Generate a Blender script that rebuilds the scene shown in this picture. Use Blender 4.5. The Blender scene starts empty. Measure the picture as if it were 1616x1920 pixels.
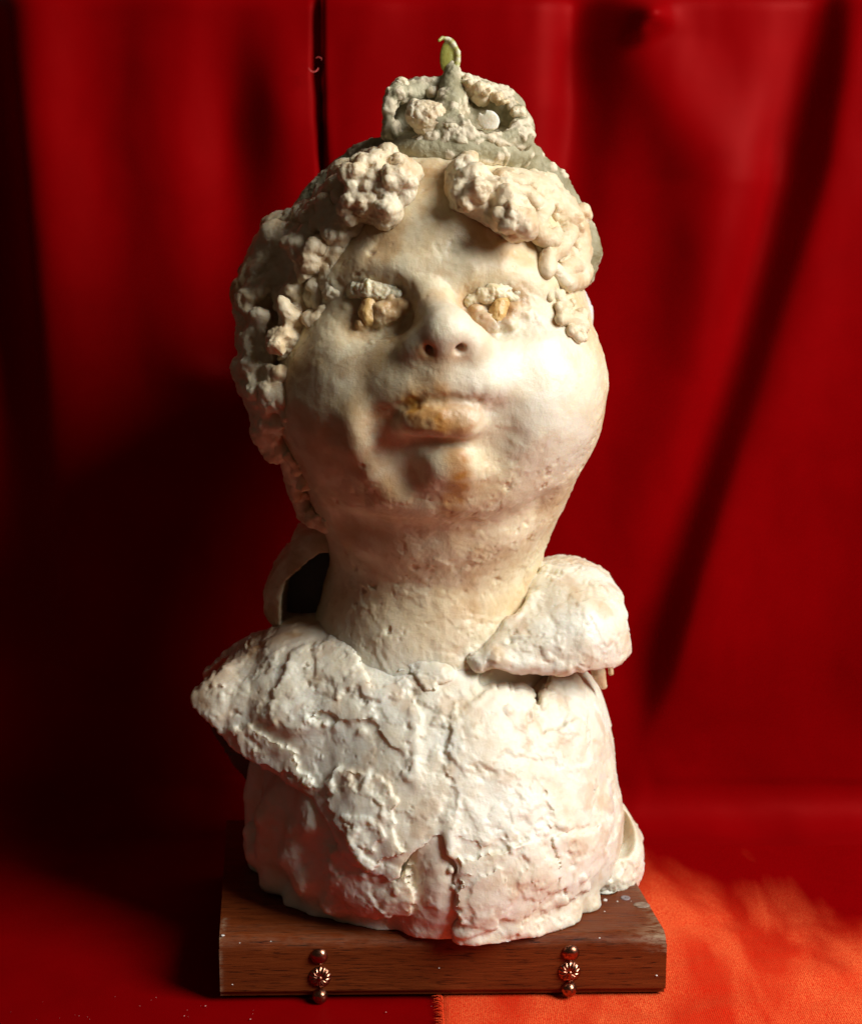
import bpy, bmesh, math, random
import numpy as np
rng = np.random.RandomState(7); random.seed(7)
scene = bpy.context.scene
COL = scene.collection
RES = 0.00078            # voxel size of the modelled sculpture (m)

# ------------------------------------------------------------------ camera
F_PX, PITCH = 2600.0, math.atan(446/2600.0)
CAM = np.array([0.0, -0.685, 0.325])
cd = bpy.data.cameras.new('camera'); cam = bpy.data.objects.new('camera', cd); COL.objects.link(cam)
cam.location = CAM; cam.rotation_euler = (math.pi/2 - PITCH, 0, 0)
cd.sensor_fit = 'VERTICAL'; cd.sensor_height = 36.0; cd.lens = 36.0*F_PX/1920.0
cd.clip_start = 0.02; cd.clip_end = 20
cd.dof.use_dof = True; cd.dof.focus_distance = 0.60; cd.dof.aperture_fstop = 11
scene.camera = cam

# ------------------------------------------------------------------ light of one window, right and in front
w = bpy.data.worlds.new('World'); scene.world = w; w.use_nodes = True
bg = w.node_tree.nodes['Background']; bg.inputs[0].default_value = (0.78, 0.58, 0.44, 1); bg.inputs[1].default_value = 0.042
def area(name, loc, target, sx, sy, power, col):
    l = bpy.data.lights.new(name, 'AREA'); l.shape = 'RECTANGLE'; l.size = sx; l.size_y = sy
    l.energy = power; l.color = col
    o = bpy.data.objects.new(name, l); COL.objects.link(o); o.location = loc
    d = np.array(target) - np.array(loc)
    import mathutils
    o.rotation_euler = mathutils.Vector(d).to_track_quat('-Z', 'Y').to_euler()
    return o
area('window_light', (1.02, -0.64, 0.95), (0.0, 0.0, 0.2), 0.60, 0.80, 33, (1.0, 0.985, 0.975))
scene.view_settings.view_transform = 'Standard'; scene.view_settings.look = 'None'
scene.view_settings.exposure = 0.0; scene.view_settings.gamma = 1.0
scene.cycles.use_denoising = True
scene.cycles.max_bounces = 8

# ------------------------------------------------------------------ photo geometry helpers: a viewing ray meets a depth
def ray(px, py):
    return (np.array([0, math.cos(PITCH), -math.sin(PITCH)]) + np.array([1.0, 0, 0])*(px-808)/F_PX
            + np.array([0, math.sin(PITCH), math.cos(PITCH)])*(960-py)/F_PX)
def at(px, py, Y):
    d = ray(px, py); return CAM + d*((Y-CAM[1])/d[1])
def onz(px, py, z):
    d = ray(px, py); return CAM + d*((z-CAM[2])/d[2])

# ------------------------------------------------------------------ noise (numpy)
def _hash(x, y, z, s):
    h = (x.astype(np.uint32)*np.uint32(73856093)) ^ (y.astype(np.uint32)*np.uint32(19349663)) ^ (z.astype(np.uint32)*np.uint32(83492791)) ^ np.uint32((s*2654435761) & 0xffffffff)
    h ^= h >> np.uint32(13); h *= np.uint32(0x5bd1e995); h ^= h >> np.uint32(15); h *= np.uint32(0x27d4eb2d); h ^= h >> np.uint32(14)
    return h
def perlin(P, s=0):
    P = np.asarray(P, np.float32) + np.float32(137.0)
    i = np.floor(P).astype(np.int64); f = (P - i).astype(np.float32)
    u = f*f*f*(f*(f*6-15)+10)
    out = np.zeros(len(P), np.float32)
    for dx in (0, 1):
        wx = u[:, 0] if dx else 1-u[:, 0]
        for dy in (0, 1):
            wy = u[:, 1] if dy else 1-u[:, 1]
            for dz in (0, 1):
                wz = u[:, 2] if dz else 1-u[:, 2]
                h = _hash(i[:, 0]+dx, i[:, 1]+dy, i[:, 2]+dz, s)
                g = ((h & np.uint32(1023)).astype(np.float32)/511.5-1)*(f[:, 0]-dx)
                g += (((h >> np.uint32(10)) & np.uint32(1023)).astype(np.float32)/511.5-1)*(f[:, 1]-dy)
                g += (((h >> np.uint32(20)) & np.uint32(1023)).astype(np.float32)/511.5-1)*(f[:, 2]-dz)
                out += wx*wy*wz*g
    return out*1.6
def fbm(P, s=0, o=4, gain=0.5):
    a, r, k = 1.0, 0, 1.0
    for j in range(o):
        r = r + a*perlin(P*k, s+17*j); a *= gain; k *= 2.03
    return r
def worley(P, s=0):
    P = np.asarray(P, np.float32) + np.float32(211.0)
    i = np.floor(P).astype(np.int64); f = P - i
    best = np.full(len(P), 9.0, np.float32)
    for dx in (-1, 0, 1):
        for dy in (-1, 0, 1):
            for dz in (-1, 0, 1):
                h = _hash(i[:, 0]+dx, i[:, 1]+dy, i[:, 2]+dz, s)
                d = (dx + (h & np.uint32(1023)).astype(np.float32)/1023 - f[:, 0])**2
                d += (dy + ((h >> np.uint32(10)) & np.uint32(1023)).astype(np.float32)/1023 - f[:, 1])**2
                d += (dz + ((h >> np.uint32(20)) & np.uint32(1023)).astype(np.float32)/1023 - f[:, 2])**2
                best = np.minimum(best, d)
    return np.sqrt(best)
def facets(P, sc, s=0, tilt=0.5, soft=0.07):
    """overlapping knife dabs: flat tilted facets that meet in torn steps, -1..1"""
    P = np.asarray(P, np.float32)/sc
    W = np.stack([0.34*perlin(P*1.7, s+1+j)+0.15*perlin(P*5.1, s+5+j)+0.06*perlin(P*13, s+9+j)+0.025*perlin(P*29, s+13+j) for j in range(3)], 1)
    P = P+W+np.float32(57.0)
    i = np.floor(P).astype(np.int64); f = P-i
    best = np.full(len(P), 9.0, np.float32); val = np.zeros(len(P), np.float32); best2 = best.copy(); val2 = val.copy()
    for dx in (-1, 0, 1):
        for dy in (-1, 0, 1):
            for dz in (-1, 0, 1):
                h = _hash(i[:, 0]+dx, i[:, 1]+dy, i[:, 2]+dz, s)
                vx = dx+(h & np.uint32(1023)).astype(np.float32)/1023-f[:, 0]
                vy = dy+((h >> np.uint32(10)) & np.uint32(1023)).astype(np.float32)/1023-f[:, 1]
                vz = dz+((h >> np.uint32(20)) & np.uint32(1023)).astype(np.float32)/1023-f[:, 2]
                d = np.sqrt(vx*vx+vy*vy+vz*vz)
                h2 = h*np.uint32(2654435761); h2 ^= h2 >> np.uint32(16)
                a = (h2 & np.uint32(255)).astype(np.float32)/127.5-1
                gx = ((h2 >> np.uint32(8)) & np.uint32(255)).astype(np.float32)/127.5-1
                gz = ((h2 >> np.uint32(16)) & np.uint32(255)).astype(np.float32)/127.5-1
                v = 0.6*a+tilt*(gx*vx+gz*vz)
                m = d < best; m2 = (~m) & (d < best2)
                best2 = np.where(m, best, np.where(m2, d, best2)); val2 = np.where(m, val, np.where(m2, v, val2))
                best = np.where(m, d, best); val = np.where(m, v, val)
    t = np.clip((best2-best)/soft, 0, 1); w = 0.5+0.5*t*t*(3-2*t)
    welt = (1-t)**2*np.maximum(perlin(P*3.1, s+77)-0.05, 0)
    return val*w+val2*(1-w)+0.55*welt
def sstep(a, b, x):
    t = np.clip((x-a)/(b-a), 0, 1); return t*t*(3-2*t)

# ------------------------------------------------------------------ solids as distance fields, meshed by surface nets
def smin(a, b, k):
    if k <= 0: return np.minimum(a, b)
    h = np.clip(0.5+0.5*(b-a)/k, 0, 1); return b*(1-h)+a*h-k*h*(1-h)
def smax(a, b, k): return -smin(-a, -b, k)
def rotx(a): c, s = math.cos(a), math.sin(a); return np.array([[1, 0, 0], [0, c, -s], [0, s, c]])
def roty(a): c, s = math.cos(a), math.sin(a); return np.array([[c, 0, s], [0, 1, 0], [-s, 0, c]])
def rotz(a): c, s = math.cos(a), math.sin(a); return np.array([[c, -s, 0], [s, c, 0], [0, 0, 1]])
def ell(c, r, R=None):
    c = np.asarray(c, float); r = np.asarray(r, float)*np.ones(3)
    def fn(X, Y, Z):
        x, y, z = X-c[0], Y-c[1], Z-c[2]
        if R is not None:
            M = R.T
            x, y, z = M[0, 0]*x+M[0, 1]*y+M[0, 2]*z, M[1, 0]*x+M[1, 1]*y+M[1, 2]*z, M[2, 0]*x+M[2, 1]*y+M[2, 2]*z
        k0 = np.sqrt((x/r[0])**2+(y/r[1])**2+(z/r[2])**2)
        k1 = np.sqrt((x/r[0]**2)**2+(y/r[1]**2)**2+(z/r[2]**2)**2)+1e-6
        return k0*(k0-1)/k1
    m = r.max() if R is not None else r
    return fn, c-m, c+m
def chain(pts, rad):
    pts = [np.asarray(p, float) for p in pts]
    rad = list(rad) if hasattr(rad, '__len__') else [rad]*len(pts)
    def fn(X, Y, Z):
        out = None
        for a, b, ra, rb in zip(pts[:-1], pts[1:], rad[:-1], rad[1:]):
            d = b-a; L = max(float(d@d), 1e-12)
            t = np.clip(((X-a[0])*d[0]+(Y-a[1])*d[1]+(Z-a[2])*d[2])/L, 0, 1)
            v = np.sqrt((X-a[0]-t*d[0])**2+(Y-a[1]-t*d[1])**2+(Z-a[2]-t*d[2])**2)-(ra+(rb-ra)*t)
            out = v if out is None else np.minimum(out, v)
        return out
    A = np.array(pts); m = max(rad)
    return fn, A.min(0)-m, A.max(0)+m
def rcyl(c, rx, ry, hz, r):
    c = np.asarray(c, float)
    def fn(X, Y, Z):
        a = (np.sqrt(((X-c[0])/(rx-r))**2+((Y-c[1])/(ry-r))**2)-1)*min(rx-r, ry-r)+0*Z
        b = np.abs(Z-c[2])-(hz-r)+0*a
        return np.minimum(np.maximum(a, b), 0)+np.sqrt(np.maximum(a, 0)**2+np.maximum(b, 0)**2)-r
    e = np.array([rx, ry, hz]); return fn, c-e, c+e
def poly2(pp, Yref, y0=-9, y1=9):
    """prism whose outline in X-Z is the given outline at depth Yref, from y0 to y1"""
    V = np.array([at(p[0], p[1], p[2] if len(p) > 2 else Yref)[[0, 2]] for p in pp])
    def fn(X, Y, Z):
        x, z = np.broadcast_arrays(X, Z)[0:2]
        x = np.broadcast_to(x, np.broadcast(X, Z).shape); z = np.broadcast_to(z, x.shape)
        d = np.full(x.shape, 9.0); s = np.ones(x.shape)
        n = len(V)
        for i in range(n):
            a, b = V[i], V[i-1]; e = b-a
            wx, wz = x-a[0], z-a[1]
            t = np.clip((wx*e[0]+wz*e[1])/(e@e), 0, 1)
            d = np.minimum(d, (wx-e[0]*t)**2+(wz-e[1]*t)**2)
            c1 = z >= a[1]; c2 = z < b[1]; c3 = e[0]*wz > e[1]*wx
            fl = (c1 & c2 & c3) | (~c1 & ~c2 & ~c3)
            s = np.where(fl, -s, s)
        d = s*np.sqrt(d)
        return np.maximum(np.maximum(d, Y-y1), y0-Y)
    return fn
def torn(amp, X, Z, s=0, k=1.0):
    """ragged offset over the X-Z plane, in metres"""
    sh = np.broadcast(X, Z).shape
    x = np.broadcast_to(X, sh)[:, 0] if len(sh) == 3 else np.broadcast_to(X, sh)
    z = np.broadcast_to(Z, sh)[:, 0] if len(sh) == 3 else np.broadcast_to(Z, sh)
    P = np.stack([x.ravel(), 0*x.ravel(), z.ravel()], 1)/0.009*k
    n = perlin(P, s)+0.6*perlin(P*2.7, s+1)+0.45*perlin(P*6.5, s+2)
    n = amp*n.reshape(x.shape)
    return n[:, None, :] if len(sh) == 3 else n
class Solid:
    def __init__(self): self.ops = []
    def add(self, prim, k=0.002): self.ops.append(('+', prim, k)); return self
    def sub(self, prim, k=0.002): self.ops.append(('-', prim, k)); return self
    def cut(self, fn, k=0.001): self.ops.append(('&', (fn, None, None), k)); return self
    def shell(self, t): self.ops.append(('s', None, t)); return self
    def ev(self, X, Y, Z):
        F = np.full(np.broadcast(X, Y, Z).shape, 1.0)
        for op, pr, k in self.ops:
            if op == '+': F = smin(F, pr[0](X, Y, Z), k)
            elif op == '-': F = smax(F, -pr[0](X, Y, Z), k)
            elif op == '&': F = smax(F, pr[0](X, Y, Z), k)
            else: F = np.maximum(F, -(F+k))
        return F
    def front(self, px, py, ymax=0.0):
        d = ray(px, py); ts = np.linspace(0.4, 0.85, 500)
        P = CAM[None]+ts[:, None]*d[None]
        f = self.ev(P[:, 0], P[:, 1], P[:, 2])
        hit = np.where(f < 0)[0]
        return ts[hit[0]] if len(hit) else ts[np.argmin(f)]
    def S(self, px, py, off=0.0):
        d = ray(px, py); return CAM+d*(self.front(px, py)-off*0.001/np.linalg.norm(d))
    def mesh(self, h=RES, pad=0.006):
        lo = np.min([p[1] for o, p, k in self.ops if o == '+'], 0)-pad
        hi = np.max([p[2] for o, p, k in self.ops if o == '+'], 0)+pad
        n = np.ceil((hi-lo)/h).astype(int)+1
        ax = [(lo[i]+h*np.arange(n[i])).astype(np.float32) for i in range(3)]
        F = np.full(n, 1.0, np.float32)
        for op, pr, k in self.ops:
            if op == 's': F = np.maximum(F, -(F+k)); continue
            if pr[1] is None: sl = [slice(0, n[i]) for i in range(3)]
            else:
                m = 2.5*k+4*h
                sl = [slice(max(0, int((pr[1][i]-m-lo[i])/h)), max(0, min(n[i], int((pr[2][i]+m-lo[i])/h)+2))) for i in range(3)]
            if any(s.stop <= s.start for s in sl): continue
            X = ax[0][sl[0]][:, None, None]; Y = ax[1][sl[1]][None, :, None]; Z = ax[2][sl[2]][None, None, :]
            sl = tuple(sl); v = pr[0](X, Y, Z).astype(np.float32)
            if op == '+': F[sl] = smin(F[sl], v, k)
            elif op == '-': F[sl] = smax(F[sl], -v, k)
            else: F[sl] = smax(F[sl], v, k)
        F[0] = F[-1] = 1; F[:, 0] = F[:, -1] = 1; F[:, :, 0] = F[:, :, -1] = 1
        return nets(F, lo, h)
def nets(F, lo, h):
    I = F < 0
    n = np.array(F.shape)-1
    cnt = np.zeros(n, np.int8)
    for a in (0, 1):
        for b in (0, 1):
            for c in (0, 1):
                cnt += I[a:n[0]+a, b:n[1]+b, c:n[2]+c]
    act = (cnt > 0) & (cnt < 8)
    idx = np.full(n, -1, np.int32); C = np.argwhere(act); idx[act] = np.arange(len(C))
    acc = np.zeros((len(C), 3)); num = np.zeros(len(C))
    cor = [(a, b, c) for a in (0, 1) for b in (0, 1) for c in (0, 1)]
    val = {q: F[C[:, 0]+q[0], C[:, 1]+q[1], C[:, 2]+q[2]] for q in cor}
    for q in cor:
        for k in range(3):
            if q[k]: continue
            r = list(q); r[k] = 1; r = tuple(r)
            v0, v1 = val[q], val[r]; m = (v0 < 0) != (v1 < 0)
            t = np.where(m, v0/np.where(m, v0-v1, 1), 0)
            p = np.tile(np.array(q, float), (len(C), 1)); p[:, k] += t
            acc += p*m[:, None]; num += m
    V = (C+acc/num[:, None])*h+lo
    quads = []
    for k in range(3):
        a, b = (k+1) % 3, (k+2) % 3
        s0 = [slice(1, n[i]) for i in range(3)]; s1 = list(s0)
        s0[k] = slice(0, n[k]); s1[k] = slice(1, n[k]+1)
        A, B = I[tuple(s0)], I[tuple(s1)]
        E = np.argwhere(A != B); off = np.array([1, 1, 1]); off[k] = 0; E = E+off
        flip = I[E[:, 0], E[:, 1], E[:, 2]]
        def g(da, db):
            Q = E.copy(); Q[:, a] -= da; Q[:, b] -= db; return idx[Q[:, 0], Q[:, 1], Q[:, 2]]
        q = np.stack([g(1, 1), g(0, 1), g(0, 0), g(1, 0)], 1)
        q[~flip] = q[~flip][:, ::-1]
        quads.append(q)
    return V.astype(np.float64), np.concatenate(quads)
def normals(V, Q):
    a = V[Q[:, 2]]-V[Q[:, 0]]; b = V[Q[:, 3]]-V[Q[:, 1]]
    fn = np.cross(a, b); N = np.zeros_like(V)
    for j in range(Q.shape[1]):
        for k in range(3): N[:, k] += np.bincount(Q[:, j], fn[:, k], len(V))
    return N/(np.linalg.norm(N, axis=1, keepdims=True)+1e-12)
def relax(V, Q, it=1, lam=0.5):
    for _ in range(it):
        acc = np.zeros_like(V); c = np.zeros(len(V))
        for j in range(4):
            for m in (1, 3):
                o = Q[:, (j+m) % 4]
                c += np.bincount(Q[:, j], minlength=len(V))
                for k in range(3): acc[:, k] += np.bincount(Q[:, j], V[o, k], len(V))
        V = V*(1-lam)+lam*acc/np.maximum(c, 1)[:, None]
    return V
def mk(name, V, Q, mat, parent=None, attrs=None, smooth=True):
    me = bpy.data.meshes.new(name)
    Q = np.asarray(Q); k = Q.shape[1]
    me.vertices.add(len(V)); me.vertices.foreach_set('co', np.asarray(V, np.float32).ravel())
    me.loops.add(Q.size); me.loops.foreach_set('vertex_index', Q.ravel().astype(np.int32))
    me.polygons.add(len(Q)); me.polygons.foreach_set('loop_start', (np.arange(len(Q))*k).astype(np.int32))
    me.polygons.foreach_set('loop_total', np.full(len(Q), k, np.int32))
    me.update(calc_edges=True); me.validate()
    if smooth: me.polygons.foreach_set('use_smooth', np.ones(len(Q), bool))
    for an, av in (attrs or {}).items():
        at_ = me.attributes.new(an, 'FLOAT', 'POINT'); at_.data.foreach_set('value', np.asarray(av, np.float32))
    if mat: me.materials.append(mat)
    o = bpy.data.objects.new(name, me); COL.objects.link(o)
    if parent: o.parent = parent
    return o
def thing(name, label, cat, loc=(0, 0, 0), group=None):
    o = bpy.data.objects.new(name, None); COL.objects.link(o); o.location = loc
    o['label'] = label; o['category'] = cat; o.empty_display_size = 0.02
    if group: o['group'] = group
    return o

# ------------------------------------------------------------------ materials
class NT:
    def __init__(self, name):
        self.m = bpy.data.materials.new(name); self.m.use_nodes = True; self.t = self.m.node_tree
        self.b = self.t.nodes['Principled BSDF']
    def n(self, typ, **kw):
        x = self.t.nodes.new(typ)
        for k, v in kw.items():
            if k.startswith('i_'):
                key = k[2:].replace('_', ' '); x.inputs[int(key) if key.isdigit() else key].default_value = v
            else: setattr(x, k, v)
        return x
    def l(self, a, b): self.t.links.new(a, b)
    def pos(self, s=(1, 1, 1)):
        tc = self.n('ShaderNodeTexCoord'); mp = self.n('ShaderNodeMapping'); mp.inputs['Scale'].default_value = s
        self.l(tc.outputs['Object'], mp.inputs['Vector']); return mp.outputs[0]
    def noise(self, vec, sc, det=4, rough=0.6, dist=0.0):
        x = self.n('ShaderNodeTexNoise'); x.inputs['Scale'].default_value = sc; x.inputs['Detail'].default_value = det
        x.inputs['Roughness'].default_value = rough; x.inputs['Distortion'].default_value = dist
        self.l(vec, x.inputs['Vector']); return x.outputs['Fac']
    def ramp(self, fac, stops):
        r = self.n('ShaderNodeValToRGB'); e = r.color_ramp.elements
        while len(e) < len(stops): e.new(0.5)
        for q, (p, c) in zip(e, stops): q.position = p; q.color = (*c, 1) if len(c) == 3 else c
        self.l(fac, r.inputs[0]); return r.outputs[0]
    def mix(self, fac, a, b):
        x = self.n('ShaderNodeMix', data_type='RGBA')
        if isinstance(fac, (int, float)): x.inputs[0].default_value = fac
        else: self.l(fac, x.inputs[0])
        for s, v in ((6, a), (7, b)):
            if isinstance(v, tuple): x.inputs[s].default_value = (*v, 1)
            else: self.l(v, x.inputs[s])
        return x.outputs[2]
    def math(self, op, a, b=0.0, clamp=False):
        x = self.n('ShaderNodeMath', operation=op); x.use_clamp = clamp
        for s, v in ((0, a), (1, b)):
            if isinstance(v, (int, float)): x.inputs[s].default_value = v
            else: self.l(v, x.inputs[s])
        return x.outputs[0]
    def attr(self, name): return self.n('ShaderNodeAttribute', attribute_name=name).outputs['Fac']
    def bump(self, h, dist, strength=1.0, prev=None):
        x = self.n('ShaderNodeBump'); x.inputs['Distance'].default_value = dist; x.inputs['Strength'].default_value = strength
        self.l(h, x.inputs['Height'])
        if prev is not None: self.l(prev, x.inputs['Normal'])
        return x.outputs[0]
def wax(name, lo, hi, ochre=(0.46, 0.21, 0.040), sss=0.45, rough=0.36, grain=0.65):
    M = NT(name); p = M.pos()
    c = M.ramp(M.noise(p, 45, 5, 0.65, 0.4), [(0.30, lo), (0.62, hi)])
    c = M.mix(M.math('MULTIPLY', M.attr('tint'), 1.0, True), c, ochre)
    c = M.mix(M.math('MULTIPLY', M.attr('pale'), 1.0, True), c, (0.79, 0.745, 0.61))
    c = M.mix(M.math('MULTIPLY', M.attr('cool'), 1.0, True), c, (0.60, 0.56, 0.66))
    M.l(c, M.b.inputs['Base Color'])
    M.b.inputs['Subsurface Weight'].default_value = sss
    M.b.inputs['Subsurface Radius'].default_value = (1.0, 0.58, 0.30)
    M.b.inputs['Subsurface Scale'].default_value = 0.007
    M.l(M.math('SUBTRACT', M.math('ADD', M.math('MULTIPLY', M.noise(p, 160, 3), 0.30), rough-0.15), M.math('MULTIPLY', M.attr('pale'), 0.05)), M.b.inputs['Roughness'])
    n1 = M.bump(M.noise(p, 420, 6, 0.7), 0.0009*grain, 0.55)
    n2 = M.bump(M.noise(p, 1700, 3, 0.7), 0.00035*grain, 0.5, n1)
    M.l(n2, M.b.inputs['Normal'])
    return M.m
WAX = wax('pale_wax', (0.63, 0.465, 0.245), (0.78, 0.68, 0.46))
WAXB = wax('chalky_wax', (0.71, 0.61, 0.42), (0.80, 0.77, 0.635), sss=0.32)
WAXH = wax('hair_wax', (0.64, 0.47, 0.26), (0.78, 0.68, 0.48), sss=0.25, grain=1.1)
SHADEWAX = wax('painted_shade_wax', (0.06, 0.035, 0.02), (0.10, 0.06, 0.035), sss=0.05)  # dark colour standing for shade in the shoulder cavity
OCHRE = wax('ochre_wax', (0.56, 0.31, 0.09), (0.70, 0.46, 0.18), sss=0.3)
BAND = wax('grey_green_wax', (0.20, 0.165, 0.070), (0.45, 0.41, 0.26), ochre=(0.74, 0.63, 0.44), sss=0.1, rough=0.55, grain=1.6)
LEAF = wax('yellow_green_wax', (0.22, 0.21, 0.03), (0.36, 0.34, 0.07), ochre=(0.72, 0.68, 0.52), sss=0.25)

def velvet():
    M = NT('red_velvet'); p = M.pos()
    c = M.ramp(M.noise(p, 14, 4, 0.6, 0.5), [(0.3, (0.175, 0.0001, 0.0008)), (0.7, (0.215, 0.0002, 0.0011))])
    M.l(c, M.b.inputs['Base Color'])
    M.b.inputs['Roughness'].default_value = 0.42; M.b.inputs['Specular IOR Level'].default_value = 0.12; M.b.inputs['Specular Tint'].default_value = (1.0, 0.05, 0.03, 1)
    M.b.inputs['Sheen Weight'].default_value = 0.30; M.b.inputs['Sheen Roughness'].default_value = 0.35
    M.b.inputs['Sheen Tint'].default_value = (0.9, 0.006, 0.006, 1)
    M.l(M.bump(M.noise(p, 2200, 2, 0.6), 0.0003, 0.35), M.b.inputs['Normal'])
    return M.m
VELVET = velvet()
def velvet2():
    M = NT('painted_sheen_velvet'); p = M.pos()
    lit_nap = M.attr('lit_nap')
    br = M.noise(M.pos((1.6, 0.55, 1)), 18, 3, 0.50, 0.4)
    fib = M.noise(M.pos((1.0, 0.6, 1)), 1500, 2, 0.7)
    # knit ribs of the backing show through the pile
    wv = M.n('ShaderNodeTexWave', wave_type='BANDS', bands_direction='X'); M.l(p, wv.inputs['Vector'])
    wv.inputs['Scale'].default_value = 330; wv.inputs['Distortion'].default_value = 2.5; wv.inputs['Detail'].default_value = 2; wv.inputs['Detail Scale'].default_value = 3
    k = M.math('ADD', M.math('MULTIPLY', lit_nap, 1.35), M.math('MULTIPLY', M.math('SUBTRACT', br, 0.5), 1.3))
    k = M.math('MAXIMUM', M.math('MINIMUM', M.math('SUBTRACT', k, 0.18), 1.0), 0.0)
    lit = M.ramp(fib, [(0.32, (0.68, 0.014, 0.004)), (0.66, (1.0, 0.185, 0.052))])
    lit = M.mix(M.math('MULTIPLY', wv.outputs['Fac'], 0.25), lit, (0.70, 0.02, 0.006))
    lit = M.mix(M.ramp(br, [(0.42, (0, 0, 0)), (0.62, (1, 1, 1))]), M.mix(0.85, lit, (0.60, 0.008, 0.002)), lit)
    c = M.mix(k, (0.195, 0.0002, 0.0010), lit)  # lit pile and dark pile painted as two base colours
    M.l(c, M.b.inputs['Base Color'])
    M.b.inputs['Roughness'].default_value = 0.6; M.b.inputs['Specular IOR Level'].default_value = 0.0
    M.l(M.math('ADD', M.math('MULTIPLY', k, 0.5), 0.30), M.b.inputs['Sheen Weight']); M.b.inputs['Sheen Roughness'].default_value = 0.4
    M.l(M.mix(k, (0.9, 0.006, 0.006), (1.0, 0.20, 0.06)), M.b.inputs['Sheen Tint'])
    h = M.math('ADD', fib, M.math('MULTIPLY', wv.outputs['Fac'], 0.4))
    M.l(M.bump(h, 0.0006, 0.6), M.b.inputs['Normal'])
    return M.m
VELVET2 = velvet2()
def wood():
    M = NT('dark_stained_wood'); p = M.pos((4, 110, 110))
    g = M.noise(p, 5, 7, 0.70, 1.2)
    pores = M.noise(M.pos((60, 900, 900)), 1.6, 3, 0.6)
    c = M.ramp(g, [(0.25, (0.085, 0.015, 0.003)), (0.55, (0.150, 0.031, 0.006)), (0.80, (0.21, 0.053, 0.012))])
    c = M.mix(M.ramp(pores, [(0.30, (1, 1, 1)), (0.45, (0, 0, 0))]), c, (0.022, 0.006, 0.003))
    worn = M.math('MULTIPLY', M.attr('worn'), M.ramp(M.noise(M.pos((1, 3, 3)), 160, 5, 0.7), [(0.40, (0, 0, 0)), (0.62, (1, 1, 1))]), True)
    c = M.mix(worn, c, (0.30, 0.20, 0.12))
    M.l(c, M.b.inputs['Base Color'])
    M.l(M.math('ADD', M.math('MULTIPLY', pores, 0.3), 0.26), M.b.inputs['Roughness']); M.b.inputs['Specular IOR Level'].default_value = 0.22
    M.l(M.bump(pores, 0.0004, 0.45, M.bump(g, 0.0006, 0.3)), M.b.inputs['Normal'])
    return M.m
WOOD = wood()
def metal():
    M = NT('antique_copper'); p = M.pos()
    n = M.noise(p, 700, 4, 0.7)
    M.l(M.ramp(n, [(0.34, (0.08, 0.030, 0.018)), (0.50, (0.34, 0.145, 0.085)), (0.7, (0.44, 0.21, 0.13))]), M.b.inputs['Base Color'])
    M.b.inputs['Metallic'].default_value = 1.0
    M.l(M.ramp(n, [(0.3, (0.5,)*3), (0.55, (0.20,)*3)]), M.b.inputs['Roughness'])
    return M.m
COPPER = metal()
def plain(name, col, rough=0.6):
    M = NT(name); M.l(M.ramp(M.noise(M.pos(), 900, 3), [(0.3, tuple(0.8*v for v in col)), (0.7, col)]), M.b.inputs['Base Color'])
    M.b.inputs['Roughness'].default_value = rough; return M.m
HOLLOW_SHADE = plain('painted_hollow_shade', (0.24, 0.20, 0.20))  # dark colour standing for the shade inside hollows
FLECK = plain('white_fleck', (0.75, 0.70, 0.62))
THREAD = plain('red_thread', (0.55, 0.05, 0.04))

# ------------------------------------------------------------------ backdrop curtain and floor cloths
FOOT, RAD = 0.087, 0.026
def profile(s):
    """arc length s from the front edge -> (Y, Z, wallness)"""
    L0 = FOOT+0.30; L1 = RAD*math.pi/2
    if s < L0: return -0.30+s, 0.0, 0.0
    if s < L0+L1:
        a = (s-L0)/RAD; return FOOT+RAD*math.sin(a), RAD*(1-math.cos(a)), a/(math.pi/2)
    return FOOT+RAD, RAD+(s-L0-L1), 1.0
def px_of(P):
    d = P-CAM; c, s = math.cos(PITCH), math.sin(PITCH)
    f = d[:, 1]*c-d[:, 2]*s; u = d[:, 1]*s+d[:, 2]*c
    return 808+F_PX*d[:, 0]/f, 960-F_PX*u/f
def curve_dist(X, Z, pts):
    """signed sideways distance from a crease line given as (px,py) on the wall, + to the right, and run fraction"""
    W = np.array([at(a, b, FOOT+RAD)[[0, 2]] for a, b in pts]); o = np.argsort(W[:, 1])
    xc = np.interp(Z, W[o, 1], W[o, 0]); lo, hi = W[o[0], 1], W[o[-1], 1]
    t = np.clip((Z-lo)/(hi-lo), -1, 2)
    return X-xc, t, Z, lo, hi
NX, NS = 340, 420
sx = np.linspace(-0.42, 0.42, NX); ss = np.linspace(0.0, 1.12, NS)
G = np.array([profile(s) for s in ss])
X = np.tile(sx, (NS, 1)).ravel(); Y = np.repeat(G[:, 0], NX); Z = np.repeat(G[:, 1], NX); WL = np.repeat(G[:, 2], NX)
def fold(pts, amp, wl, wr, fade=0.04, p=1.0):
    """a fold toward the viewer (amp>0) along a line, wl/wr = its width to the left and right (m)"""
    d, t, z, lo, hi = curve_dist(X, Z, pts)
    prof = np.where(d < 0, np.exp(-(d/wl)**2), np.exp(-(d/wr)**2))
    f = sstep(lo-fade, lo+fade, z)*(1-sstep(hi-fade, hi+fade, z)) if fade > 0 else 1.0
    return amp*prof*f
D = np.zeros_like(X)
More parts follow.
